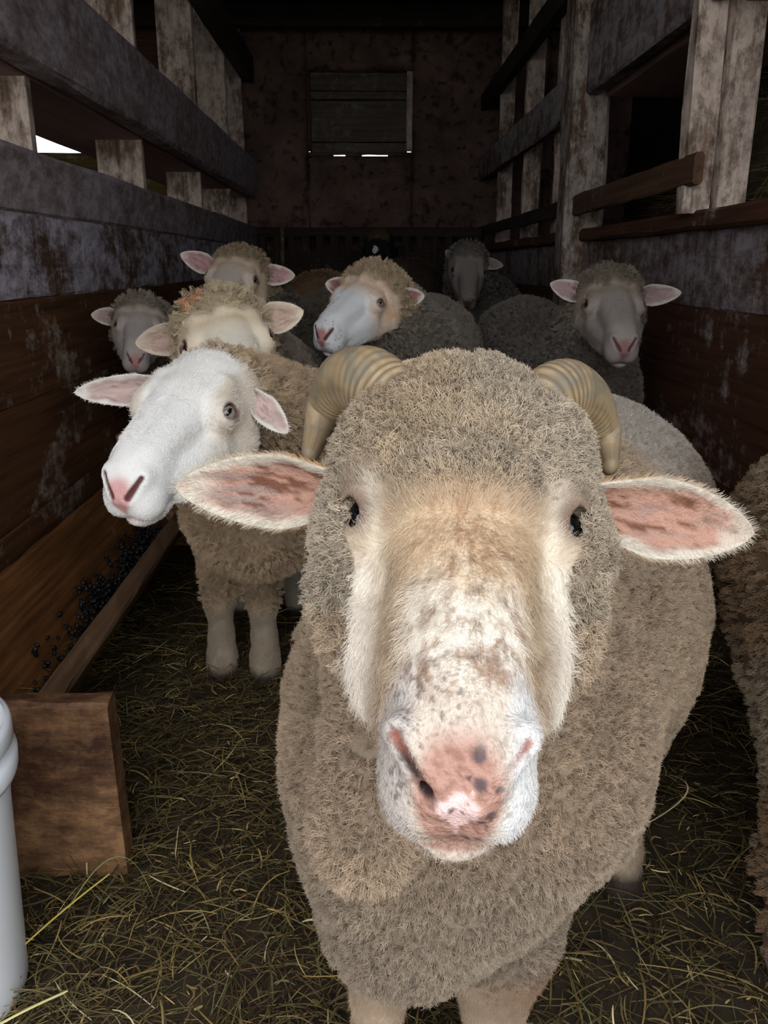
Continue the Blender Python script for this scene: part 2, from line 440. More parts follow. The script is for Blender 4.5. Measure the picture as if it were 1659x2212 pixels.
# slatted manger front across the far end
mg = empty('slatted_manger', (0.05, 7.25, 0))
tag(mg, 'dark slatted manger across the far end below the stone wall', 'manger')
board('top_rail', (-0.86, 7.25, 1.24), (0.95, 7.25, 1.24), .07, .06, (0, 0, 1), M['dark_wood'], mg)
board('lower_panel', (-0.86, 7.25, .55), (0.95, 7.25, .55), 1.1, .03, (0, 0, 1), M['dark_wood'], mg)
for k in range(16):
    x = -0.82 + k * .115
    board('slat', (x, 7.235, 0.9), (x, 7.235, 1.22), .06, .025, (1, 0, 0), M['dark_wood'], mg, seg=4)
board('end_post', (-0.66, 7.19, 0), (-0.66, 7.19, 1.3), .03, .03, (1, 0, 0), M['post'], mg, seg=6)

# ------------------------------------------------------------------ feed trough, bucket
tr = empty('feed_trough', (-0.68, 2.3, 0))
tag(tr, 'long worn wooden feed trough standing on the straw along the left wall', 'trough')


def vboard(name, a, b_, y0, y1, thk, mat, seed):
    a, b_ = np.array(a), np.array(b_)
    c = (a + b_) / 2; d = b_ - a; w = np.linalg.norm(d)
    return board(name, (c[0], y0, c[1]), (c[0], y1, c[1]), w, thk, (d[0], 0, d[1]), mat, tr, seg=24, seed=seed, bevel=.006)


vboard('near_board', (-0.70, 0.05), (-0.545, 0.285), 1.285, 3.0, .042, M['rail_board'], 1)
vboard('back_board', (-0.715, 0.05), (-0.845, 0.31), 1.285, 3.0, .03, M['trough'], 2)
board('front_end_board', (-0.885, 1.255, 0.16), (-0.412, 1.255, 0.16), .345, .045, (0, -0.06, 1), M['trough_end'], tr, seg=14, bevel=.008)
board('far_end_board', (-0.885, 3.02, 0.21), (-0.45, 3.02, 0.21), .42, .035, (0, 0, 1), M['trough'], tr, seg=10)


def lathe(name, prof, seg, c, mat, parent, col=None):
    prof = np.array(prof); n = len(prof); a = np.linspace(0, 2 * np.pi, seg, endpoint=False)
    V = np.stack([prof[None, :, 0] * np.cos(a)[:, None], prof[None, :, 0] * np.sin(a)[:, None], np.broadcast_to(prof[:, 1], (seg, n))], -1)
    V = V.reshape(-1, 3) + np.array(c)
    I = np.arange(seg * n).reshape(seg, n); J = np.roll(I, -1, 0)
    Q = np.stack([I[:, :-1], J[:, :-1], J[:, 1:], I[:, 1:]], -1).reshape(-1, 4)
    return mesh_obj(name, V, [Q], mat, parent, origin=c)


M['bucket'] = flat_mat('white_plastic', (238, 241, 246), 0.35, 0.5)
M['metal'] = flat_mat('galvanised_wire', (120, 122, 124), 0.4, 0.5)
M['metal'].node_tree.nodes['Principled BSDF'].inputs['Metallic'].default_value = 0.9
bk = empty('bucket', (-0.622, 0.985, 0))
tag(bk, 'white plastic bucket at the left edge in front of the trough', 'bucket')
bc = (-0.622, 0.985, 0.0)
lathe('body', [(0.0, 0.006), (.118, .006), (.126, .0), (.131, .012), (.140, .30), (.145, .36), (.147, .415), (.142, .415), (.138, .36), (.124, .02), (0, .014)], 64, bc, M['bucket'], bk)
lathe('rim', [(.146, .418), (.151, .417), (.153, .410), (.153, .39), (.148, .385), (.146, .388)], 64, bc, M['bucket'], bk)
lathe('rim_band', [(.142, .345), (.152, .342), (.155, .35), (.156, .37), (.150, .376), (.142, .376)], 64, bc, M['bucket'], bk)
hv = []
for t in np.linspace(0, np.pi, 30):
    hv.append((-0.622 - .05 * math.sin(t) - .02, 0.985 + .160 * math.cos(t), 0.36 - .13 * math.sin(t)))


def tube(name, P, R, mat, parent=None, seg=8, col=None, origin=None):
    P = np.array(P, float); n = len(P); R = np.broadcast_to(R, (n,))
    T = np.gradient(P, axis=0); T /= np.linalg.norm(T, axis=1, keepdims=True)
    nrm = np.cross(T[0], [0.3, 0.2, 1]); nrm /= np.linalg.norm(nrm)
    V = []; a = np.linspace(0, 2 * np.pi, seg, endpoint=False)
    for i in range(n):
        nrm = nrm - T[i] * (nrm @ T[i]); nrm /= np.linalg.norm(nrm); bn = np.cross(T[i], nrm)
        V.append(P[i] + R[i] * (np.cos(a)[:, None] * nrm + np.sin(a)[:, None] * bn))
    V = np.concatenate(V + [P[:1], P[-1:]]); I = np.arange(n * seg).reshape(n, seg); J = np.roll(I, -1, 1)
    Q = np.stack([I[:-1], J[:-1], J[1:], I[1:]], -1).reshape(-1, 4)
    T3 = np.concatenate([np.stack([J[0], I[0], np.full(seg, n * seg)], -1), np.stack([I[-1], J[-1], np.full(seg, n * seg + 1)], -1)])
    return mesh_obj(name, V, [Q, T3], mat, parent, col=col, origin=P.mean(0) if origin is None else origin)


tube('handle', hv, .0025, M['metal'], bk)


# ------------------------------------------------------------------ hay, straw and feed
def ribbons(name, P, Wd, side, col, mat, origin=(0, 0, 0)):
    """P (n,k,3) centre lines, Wd (n,) widths, side (n,3) width direction"""
    n, k, _ = P.shape
    tp = np.ones(k); tp[-1] = .35; tp[0] = .6
    off = side[:, None, :] * (Wd[:, None] * tp[None])[..., None] * .5
    thick = np.zeros((n, k, 3)); thick[..., 2] = Wd[:, None] * .35
    V = np.stack([P - off, P + thick, P + off], 2)                   # v-shaped blade
    I = np.arange(n * k * 3).reshape(n, k, 3)
    Q = np.concatenate([np.stack([I[:, :-1, a], I[:, :-1, a + 1], I[:, 1:, a + 1], I[:, 1:, a]], -1).reshape(-1, 4) for a in (0, 1)])
    C = np.repeat(col, k * 3, 0)
    return mesh_obj(name, V.reshape(-1, 3), [Q], mat, col=C, origin=origin)


M['hay'] = attr_mat('dry_hay', 0.6, spec=.35)
HAYC = lin(np.array([(84, 70, 42), (116, 98, 58), (148, 124, 74), (88, 82, 50), (64, 50, 34), (186, 160, 100), (112, 110, 76), (206, 190, 144)]))
HAYP = np.array([.26, .2, .12, .15, .17, .03, .05, .02])


def hay_blades(n, x0, x1, y0, y1, zfun, lmin, lmax, wmin, wmax, spread, rg, pal=HAYP, tilt=.12, xc=(-.892, .992)):
    x = rg.uniform(x0, x1, n); y = y0 + (y1 - y0) * rg.uniform(0, 1, n) ** 1.25
    z = zfun(x, y) + rg.uniform(0, spread, n) ** 1.0
    a = rg.uniform(0, 2 * np.pi, n); ln = lmin + (lmax - lmin) * rg.uniform(0, 1, n) ** 2.2
    d = np.stack([np.cos(a), np.sin(a), rg.normal(0, tilt, n)], -1)
    s = np.stack([-np.sin(a), np.cos(a), rg.normal(0, .3, n)], -1)
    t = np.linspace(-.5, .5, 6)
    bend = rg.normal(0, .07, n)
    P = np.stack([x, y, z], -1)[:, None] + d[:, None] * (t[None, :, None] * ln[:, None, None]) + s[:, None] * ((bend * ln)[:, None] * (t ** 2 * 4 - .4)[None])[..., None]
    P[..., 2] += (rg.uniform(0, .1, n) * ln)[:, None] * (1 - (t * 2) ** 2)
    P[..., 0] = np.clip(P[..., 0], xc[0], xc[1])
    P[..., 2] = np.maximum(P[..., 2], zfun(P[..., 0], P[..., 1]) + .001)
    ci = rg.choice(len(HAYC), n, p=pal)
    c = HAYC[ci] * rg.uniform(.75, 1.4, n)[:, None]
    return P, rg.uniform(wmin, wmax, n), s, np.clip(c, 0, 1)


rg = np.random.default_rng(21)
parts = [hay_blades(12000, -0.88, 1.0, 0.5, 2.8, floor_z, .012, .05, .0014, .0032, .025, rg),
         hay_blades(15000, -0.88, 1.0, 0.45, 3.4, floor_z, .03, .15, .0012, .0030, .030, rg),
         hay_blades(5000, -0.55, 0.2, 0.6, 2.2, floor_z, .02, .10, .0010, .0022, .045, rg),
         hay_blades(3500, -0.88, 1.0, 3.2, 7.2, floor_z, .05, .16, .002, .004, .03, rg)]
tag(ribbons('hay', *[np.concatenate(q) for q in zip(*parts)], M['hay']), 'dry olive brown hay strewn over the stall floor', 'hay', kind='stuff')

LONG = [((-0.533, 0.935, .055), (-0.484, 1.06, .06), (-0.415, 1.165, .06), (205, 185, 92), .005, 'yellow', 'lying on the hay beside the white bucket'),
        ((-0.49, 0.885, .05), (-0.455, 0.905, .06), (-0.41, 0.945, .05), (216, 206, 140), .006, 'pale', 'lying on the hay at the lower left corner'),
        ((-0.46, 1.10, .05), (-0.41, 1.24, .12), (-0.335, 1.12, .05), (128, 132, 84), .004, 'greenish curved', 'lying on the hay near the trough end board'),
        ((0.426, 1.05, .305), (0.50, 1.06, .28), (0.40, 1.06, .215), (150, 134, 100), .0028, 'thin grey brown', 'hanging from the wool under the belly of the ram')]
for a, b_, c_, cc, wd, nm, wh in LONG:
    t = np.linspace(0, 1, 16)[:, None]
    P = (1 - t) ** 2 * np.array(a) + 2 * t * (1 - t) * np.array(b_) + t * t * np.array(c_)
    s = np.array([[0.6, -0.6, 0.1]])
    o = ribbons('straw_stalk', P[None], np.array([wd]), s, lin(np.array([cc])), M['hay'], origin=P.mean(0))
    tag(o, '%s straw stalk %s' % (nm, wh), 'straw')

# feed in the trough
M['pellet'] = flat_mat('dark_feed_pellet', (24, 21, 21), 0.5, 0.4)


def blobs(name, C, R, mat, axis, col=None):
    """many little ellipsoids in one mesh"""
    u, v = np.meshgrid(np.linspace(0, np.pi, 5), np.linspace(0, 2 * np.pi, 7)[:-1], indexing='ij')
    S = np.stack([np.sin(u) * np.cos(v), np.sin(u) * np.sin(v), np.cos(u)], -1)
    n = len(C); k = 5 * 6
    sc = np.ones((n, 3)) * R[:, None]
    V = S.reshape(1, k, 3) * sc[:, None]
    V = V + axis[:, None] * (V @ np.ones(3) * 0)[..., None] + axis[:, None] * ((V * axis[:, None]).sum(-1) * .8)[..., None]
    V = V + C[:, None]
    I = np.arange(n * k).reshape(n, 5, 6); J = np.roll(I, -1, 2)
    Q = np.stack([I[:, :-1], J[:, :-1], J[:, 1:], I[:, 1:]], -1).reshape(-1, 4)
    return mesh_obj(name, V.reshape(-1, 3), [Q], mat, col=col, origin=C.mean(0))


pc = []
for (yc, zc_, sy, n) in ((2.55, .10, .16, 420), (2.12, .095, .09, 330), (2.35, .09, .2, 220), (1.85, .07, .2, 60)):
    y = rg.normal(yc, sy, n); hgt = np.exp(-((y - yc) / sy) ** 2) * .06
    z = .095 + rg.uniform(0, 1, n) * (hgt * 1.6 + .02)
    lo = -.70 - (z - .05) * .5 + .012; hi = -.70 + (z - .05) * .66 - .028
    x = lo + (hi - lo) * rg.uniform(0, 1, n)
    pc.append(np.stack([x, y, z], -1))
pc = np.concatenate(pc); ax = rg.normal(0, 1, pc.shape); ax /= np.linalg.norm(ax, axis=1, keepdims=True)
tag(blobs('feed_pellets', pc, rg.uniform(.004, .0065, len(pc)), M['pellet'], ax), 'heaps of black feed pellets lying in the wooden trough', 'feed', kind='stuff')
hp = hay_blades(420, -.80, -.60, 1.3, 2.0, lambda x, y: .06 + .5 * np.abs(x + .70) + 0 * y, .03, .12, .0015, .003, .05, rg)
tag(ribbons('hay_wisps', *hp, M['hay'], origin=(-.7, 1.5, .1)), 'wisps of hay lying in the near end of the trough', 'hay', kind='stuff')


# heap of hay behind the right framing
def heap_z(x, y):
    h = 1.05 + .55 * np.exp(-((y - 3.3) / .7) ** 2) * sst(1.05, 1.5, x) + .05 * fbm(np.stack([x * 9, y * 9, 0 * x], -1), 4, 3)
    return h


structure(grid_mesh('floor_loft_right', 1.06, 2.15, -.2, 7.5, .08, lambda x, y: 1.0 + 0 * x, M['dark_wood']))
hh = hay_blades(5000, 1.14, 2.08, 2.3, 4.6, heap_z, .05, .2, .0015, .003, .05, rg, xc=(1.10, 2.15))
tag(ribbons('hay_heap', *hh, M['hay'], origin=(1.6, 3.3, 1.3)), 'dim heap of hay behind the right wall studs', 'hay', kind='stuff')
hs = grid_mesh('hay_mass', 1.08, 2.15, 2.2, 4.7, .05, lambda x, y: heap_z(x, y) - .01, M['dirt'])
tag(hs, 'dark packed hay under the loose heap behind the right wall', 'hay', kind='stuff')


# ------------------------------------------------------------------ animal modelling tools
def at(px, py, Y):
    """the world point at distance Y into the barn that lies on a sight line of the photograph"""
    d = cf + cr * (px - 829.5) / F_PX - cu * (py - 1106.0) / F_PX
    return CAM + d * Y / d[1]


def head_rot(yaw, pit, roll):
    """columns: animal's own lateral axis (image left when facing us), nose direction, dorsal direction"""
    yaw, pit, roll = map(math.radians, (yaw, pit, roll))
    fy = np.array([math.sin(yaw) * math.cos(pit), -math.cos(yaw) * math.cos(pit), -math.sin(pit)])
    x = np.cross(fy, (0, 0, 1.)); x /= np.linalg.norm(x); z = np.cross(x, fy)
    c, s = math.cos(roll), math.sin(roll)
    return np.stack([c * x + s * z, fy, -s * x + c * z], 1)


def ell(q, c, r):
    p = q - np.array(c, q.dtype); r = np.array(r, q.dtype)
    k0 = np.sqrt(((p / r) ** 2).sum(-1)) + 1e-6; k1 = np.sqrt(((p / (r * r)) ** 2).sum(-1)) + 1e-6
    return k0 * (k0 - 1) / k1


def tcap(q, a, b, ra, rb):
    a = np.array(a, q.dtype); b = np.array(b, q.dtype); ab = b - a
    t = np.clip(((q - a) @ ab) / (ab @ ab), 0, 1)
    return np.sqrt(((q - a - t[..., None] * ab) ** 2).sum(-1)) - (ra + (rb - ra) * t)


def smin(a, b, k):
    h = np.clip(k - np.abs(a - b), 0, None) / k
    return np.minimum(a, b) - h * h * k * .25


def smax(a, b, k):
    return -smin(-a, -b, k)


unit = lambda v: np.array(v, float) / np.linalg.norm(v)
EYES = {False: (np.array([6.05, 9.2, 0.3]), unit((0.62, 0.36, 0.52))), True: (np.array([6.3, 8.0, 0.05]), unit((0.40, 0.46, 0.74)))}


def eye_dist(q, ram):
    c, d = EYES[ram]
    return np.linalg.norm(np.stack([np.abs(q[:, 0]), q[:, 1], q[:, 2]], -1) - (c + d * 1.0), axis=1)


def head_sdf(q, ram, open_eye=1.0, bald=False):
    """sheep head in cm: x lateral, y towards the nose, z dorsal"""
    EYE_C, EYE_D = EYES[ram]
    qa = q.copy(); qa[..., 0] = np.abs(qa[..., 0])
    d = ell(q, (0, 4.2, -1.5), (6.3, 7.5, 5.6))
    d = smin(d, tcap(q, (0, 8, -0.4), (0, 22.5, -0.9), 4.4, 3.0), 2.5)
    d = smin(d, tcap(qa, (1.9, 9, 1.2), (1.3, 21, 0.3), 2.5, 1.9), 2.0)
    d = smin(d, tcap(qa, (4.6, 6, -6.2), (2.6, 18.5, -5.6), 3.4, 2.2), 2.0)
    d = smin(d, tcap(qa, (4.6, 11.5, -3.4), (3.0, 19.5, -3.0), 2.3, 1.8), 1.6)
    if ram:
        d = smin(d, ell(qa, (5.8, 7.8, -0.7), (3.0, 3.6, 2.7)), 2.2)
        d = smin(d, ell(qa, (7.2, 7.5, -3.2), (2.3, 5.0, 3.6)), 2.0)
        d = smin(d, tcap(qa, (4.8, 5.4, 2.1), (6.4, 7.0, 1.7), 1.2, 1.0), 1.4)
    else:
        d = smin(d, ell(qa, (5.7, 9.2, 0.3), (2.2, 2.9, 2.1)), 1.6)
        d = smin(d, tcap(qa, (4.6, 5.8, 2.5), (5.2, 9.6, 2.0), 1.5, 1.0), 1.4)
    d = smin(d, ell(q, (0, 22.6, -2.6), (4.0, 4.3, 3.8)), 1.6)
    d = smin(d, ell(qa, (1.6, 24.6, -4.0), (2.4, 2.6, 2.4)) if ram else ell(qa, (1.6, 23.9, -4.3), (2.3, 2.7, 2.5)), 1.2)
    d = smin(d, ell(q, (0, 22.9, -7.0), (3.1, 3.9, 1.5)) if ram else ell(q, (0, 21.6, -7.0), (2.6, 3.9, 1.6)), .8)
    if ram:
        d = smin(d, ell(q, (0, 1.6, -0.2), (8.8, 6.2, 5.2)), 2.5)
        d = smin(d, ell(qa, (6.6, 4.6, -2.6), (2.6, 4.2, 3.2)), 1.5)
        d = smin(d, ell(qa, (6.4, 7.0, -6.2), (2.7, 7.2, 4.6)), 2.0)
        d = smin(d, tcap(qa, (6.1, 12, -5.0), (4.6, 17.5, -5.4), 1.7, 1.4), 1.4)
    elif bald:
        d = smin(d, ell(q, (0, 2.4, -0.3), (6.0, 6.2, 4.7)), 2.0)
        d = smin(d, ell(qa, (3.4, 1.0, -5.0), (3.0, 5.0, 5.0)), 2.0)
    else:
        d = smin(d, ell(q, (0, 1.0, 1.0), (6.8, 6.2, 5.4)), 2.0)
        d = smin(d, ell(qa, (4.2, 2.0, -6.0), (3.4, 5.5, 5.0)), 2.0)
    # nose wings, nostrils, lip split, mouth line
    if ram:
        d = smin(d, tcap(qa, (2.9, 24.6, 0.5), (0.9, 26.6, -1.9), .95, .75), .8)
        d = smax(d, -tcap(q, (3.25, 25.2, 0.95), (1.45, 27.3, -1.6), .26, .36), .6)
        d = smax(d, -tcap(q, (-3.25, 25.3, 0.95), (-1.6, 27.35, -1.3), .24, .12), .6)
        d = smax(d, -tcap(q, (1.5, 27.1, -1.5), (1.6, 25.4, -1.1), .26, .30), .4)
    else:
        d = smin(d, tcap(qa, (2.3, 24.4, -0.1), (0.6, 26.3, -2.2), .90, .75), 1.2)
        d = smax(d, -tcap(qa, (2.55, 25.1, 0.2), (1.1, 26.9, -1.9), .22, .36), .6)
    d = smax(d, -tcap(q, (0, 27.6, -2.6), (0, 27.0, -6.4), .18, .24), .4)
    zm = (-6.2 if ram else -6.35) + .010 * (q[..., 1] - 23) ** 2 - .10 * np.abs(q[..., 0])
    dm = np.maximum(np.abs(q[..., 2] - zm) - .13, 15.0 - q[..., 1])
    d = smax(d, -np.maximum(dm, -(d + .55)), .3)
    # eye opening between the lids
    p = qa - (EYE_C + EYE_D * 1.25).astype(q.dtype)
    e1 = np.array([-0.25, 0.9, -0.25]); e1 -= EYE_D * (e1 @ EYE_D); e1 /= np.linalg.norm(e1); e2 = np.cross(EYE_D, e1)
    loc = np.stack([p @ EYE_D.astype(q.dtype), p @ e1.astype(q.dtype), p @ e2.astype(q.dtype)], -1)
    d = smax(d, -ell(loc, (0, 0, 0), (1.35, 1.30, .74 * open_eye)), .25)
    return d


def surface_nets(D, xs, ys, zs):
    ins = D < 0
    c = [ins[i:ins.shape[0] - 1 + i, j:ins.shape[1] - 1 + j, k:ins.shape[2] - 1 + k] for i in (0, 1) for j in (0, 1) for k in (0, 1)]
    anyi = c[0] | c[1] | c[2] | c[3] | c[4] | c[5] | c[6] | c[7]
    alli = c[0] & c[1] & c[2] & c[3] & c[4] & c[5] & c[6] & c[7]
    act = anyi & ~alli
    I, J, K = np.nonzero(act)
    idx = np.full(act.shape, -1, np.int64); idx[I, J, K] = np.arange(len(I))
    X0, X1, Y0, Y1, Z0, Z1 = xs[I], xs[I + 1], ys[J], ys[J + 1], zs[K], zs[K + 1]
    acc = np.zeros((len(I), 3)); cnt = np.zeros(len(I))
    cor = {(a, b, c_): D[I + a, J + b, K + c_] for a in (0, 1) for b in (0, 1) for c_ in (0, 1)}
    for a in cor:
        for ax in range(3):
            if a[ax]: continue
            b = tuple(1 if q == ax else a[q] for q in range(3))
            u, v = cor[a], cor[b]; m = (u < 0) != (v < 0)
            t = np.where(m, u / np.where(m, u - v, 1), 0)
            p = [np.where(a[0], X1, X0), np.where(a[1], Y1, Y0), np.where(a[2], Z1, Z0)]
            lo = (X0, Y0, Z0)[ax]; hi = (X1, Y1, Z1)[ax]; p[ax] = lo + t * (hi - lo)
            acc += np.stack(p, -1) * m[:, None]; cnt += m
    V = acc / cnt[:, None]
    Q = []
    nx, ny, nz = D.shape
    for ax in range(3):
        s0 = [slice(1, nx - 1), slice(1, ny - 1), slice(1, nz - 1)]; s1 = list(s0)
        s0[ax] = slice(0, D.shape[ax] - 1); s1[ax] = slice(1, D.shape[ax])
        A = ins[tuple(s0)]; B = ins[tuple(s1)]
        for flip, m in ((0, A & ~B), (1, ~A & B)):
            g = list(np.nonzero(m))
            for q in range(3):
                if q != ax: g[q] = g[q] + 1
            o1, o2 = [(1, 2), (2, 0), (0, 1)][ax]
            def cell(u, v):
                h = [x.copy() for x in g]; h[o1] -= u; h[o2] -= v
                return idx[h[0], h[1], h[2]]
            f = np.stack([cell(1, 1), cell(0, 1), cell(0, 0), cell(1, 0)], -1)
            Q.append(f[:, ::-1] if flip else f)
    return V, np.concatenate(Q)


def axis_grid(lo, hi, flo, fhi, h1, h2):
    out = [lo]
    while out[-1] < hi:
        x = out[-1]
        gap = max(flo - x, x - fhi, 0)
        out.append(x + min(h2, h1 + gap * .25) if not (x < flo < x + h2) else x + max(h1, min(h2, (flo - x) * .5)))
    return np.array(out, np.float32)


def vnormals(V, Q):
    n = np.zeros_like(V)
    a = np.cross(V[Q[:, 2]] - V[Q[:, 0]], V[Q[:, 3 if Q.shape[1] == 4 else 1]] - V[Q[:, 1 if Q.shape[1] == 4 else 0]])
    for k in range(Q.shape[1]): np.add.at(n, Q[:, k], a)
    return n / (np.linalg.norm(n, axis=1, keepdims=True) + 1e-12)


def ear_shape(base, tip, nrm, W, cup=1.25, sag=.08, nu=30, nv=22, thick=.005):
    base, tip, nrm = (np.array(q, float) for q in (base, tip, nrm))
    a = tip - base; L = np.linalg.norm(a); a /= L
    n = nrm - a * (nrm @ a); n /= np.linalg.norm(n); b = np.cross(n, a)
    u = np.linspace(0, 1, nu) ** .9; v = np.linspace(-1, 1, nv)
    U, Vv = np.meshgrid(u, v, indexing='ij')
    w = W * np.clip((U + .30) / .65, 0, 1) ** .8 * np.clip(1 - ((U - .36).clip(0) / .64) ** 2.0, 0, 1) ** .72
    phi = cup * (1 - .72 * U) + .12
    r = w / np.sin(np.clip(phi, .1, 1.5)); th = Vv * phi
    ctr = base + a * (U * L)[..., None] - n * (sag * L * np.sin(U * np.pi))[..., None]
    th_n = thick * (1 - .75 * np.abs(Vv) ** 3) * np.clip((1 - U) * 6, .25, 1)
    dirn = -b * np.sin(th)[..., None] * 1 + n * np.cos(th)[..., None]       # towards the hollow
    P = ctr + b * (r * np.sin(th))[..., None] + n * (r * (1 - np.cos(th)))[..., None]
    inn = P + dirn * (th_n * .5)[..., None]; out = P - dirn * (th_n * .5)[..., None]
    N = nu * nv; I = np.arange(N).reshape(nu, nv)
    F1 = np.stack([I[:-1, :-1], I[:-1, 1:], I[1:, 1:], I[1:, :-1]], -1).reshape(-1, 4)
    V = np.concatenate([inn.reshape(-1, 3), out.reshape(-1, 3)])
    rim = np.concatenate([I[:, 0], I[-1, 1:], I[-2::-1, -1]])
    S = np.stack([rim[:-1], rim[1:], rim[1:] + N, rim[:-1] + N], -1)
    F = np.concatenate([F1, F1[:, ::-1] + N, S])
    test = np.cross(V[F1[0, 1]] - V[F1[0, 0]], V[F1[0, 3]] - V[F1[0, 0]])
    if test @ n < 0: F = F[:, ::-1]
    uv = np.concatenate([np.stack([U, Vv, 0 * U], -1).reshape(-1, 3), np.stack([U, Vv, 0 * U + 1], -1).reshape(-1, 3)])
    flow = a[None] * .8 + b[None] * (uv[:, 1] * .6)[:, None]
    return V, F, uv, flow


def hair_obj(name, P, r0, r1, col, mat, parent):
    n, k, _ = P.shape
    c = bpy.data.hair_curves.new(name)
    c.add_curves([k] * n)
    org = np.array(parent.location)
    c.attributes['position'].data.foreach_set('vector', (P - org).astype(np.float32).ravel())
    ra = c.attributes.get('radius') or c.attributes.new('radius', 'FLOAT', 'POINT')
    r0 = np.broadcast_to(np.asarray(r0, float), (n,)); t = np.linspace(0, 1, k)
    R = r0[:, None] * (1 - t[None] * (1 - r1))
    ra.data.foreach_set('value', R.astype(np.float32).ravel())
    ca = c.attributes.new('Col', 'FLOAT_COLOR', 'CURVE')
    c4 = np.ones((n, 4), np.float32); c4[:, :3] = col
    ca.data.foreach_set('color', c4.ravel())
    c.materials.append(mat)
    o = bpy.data.objects.new(name, c); COL.objects.link(o); o.parent = parent
    return o


def sample_tris(V, Q, w, n, rg):
    T = np.concatenate([Q[:, [0, 1, 2]], Q[:, [0, 2, 3]]])
    ar = np.linalg.norm(np.cross(V[T[:, 1]] - V[T[:, 0]], V[T[:, 2]] - V[T[:, 0]]), axis=1)
    p = ar * w[T].mean(1); p = np.clip(p, 0, None); tot = p.sum()
    if tot <= 0: return None
    cs = np.cumsum(p / tot); ti = np.searchsorted(cs, rg.uniform(0, 1, n)).clip(0, len(T) - 1)
    a, b = rg.uniform(0, 1, n), rg.uniform(0, 1, n); f = a + b > 1; a[f] = 1 - a[f]; b[f] = 1 - b[f]
    return T[ti], np.stack([1 - a - b, a, b], -1)


def interp(A, T, B):
    return (A[T] * (B[..., None] if A.ndim > 1 else B)).sum(1)


M['skin'] = attr_mat('animal_skin', 0.75, .5, 500, .25)
M['wool'] = attr_mat('wool_fibre', 0.9, spec=.1)
M['hairm'] = attr_mat('short_hair', 0.7, spec=.15)
m, n_, b_ = new_mat('wet_eyeball'); M['eye'] = m
a_ = n_.nodes.new('ShaderNodeAttribute'); a_.attribute_name = 'Col'; n_.links.new(a_.outputs['Color'], b_.inputs['Base Color'])
b_.inputs['Roughness'].default_value = 0.06; b_.inputs['Specular IOR Level'].default_value = .6
m, n_, b_ = new_mat('ridged_horn'); M['horn'] = m
a_ = n_.nodes.new('ShaderNodeAttribute'); a_.attribute_name = 'Col'; n_.links.new(a_.outputs['Color'], b_.inputs['Base Color'])
b_.inputs['Roughness'].default_value = 0.5; b_.inputs['Specular IOR Level'].default_value = .35


def eyeball(parent, c, r, look, across, iris, pupil):
    u, v = np.meshgrid(np.linspace(0, np.pi, 33), np.linspace(0, 2 * np.pi, 49)[:-1], indexing='ij')
    S = np.stack([np.sin(u) * np.cos(v), np.sin(u) * np.sin(v), np.cos(u)], -1).reshape(-1, 3)
    look = look / np.linalg.norm(look); ac = across - look * (across @ look); ac /= np.linalg.norm(ac); up = np.cross(look, ac)
    A = S @ ac; B = S @ up; Cc = S @ look
    rr = np.hypot(A, B)
    col = np.tile(lin((150, 128, 112)), (len(S), 1))
    col = np.where(((rr < .80) & (Cc > 0))[:, None], lin(iris), col)
    col = np.where(((rr > .70) & (rr < .80) & (Cc > 0))[:, None], lin((30, 24, 20)), col)
    pu = (np.abs(A) / .50) ** 3 + (np.abs(B) / .20) ** 3 < 1 if pupil == 'slot' else rr < .8
    col = np.where((pu & (Cc > 0))[:, None], lin((8, 9, 12)), col)
    V = np.array(c) + r * (S[:, :1] * 0 + A[:, None] * ac + B[:, None] * up + Cc[:, None] * look)
    I = np.arange(33 * 48).reshape(33, 48); J = np.roll(I, -1, 1)
    Q = np.stack([I[:-1], J[:-1], J[1:], I[1:]], -1).reshape(-1, 4)
    return mesh_obj('eye', V, [Q], M['eye'], parent, col=col, origin=c)


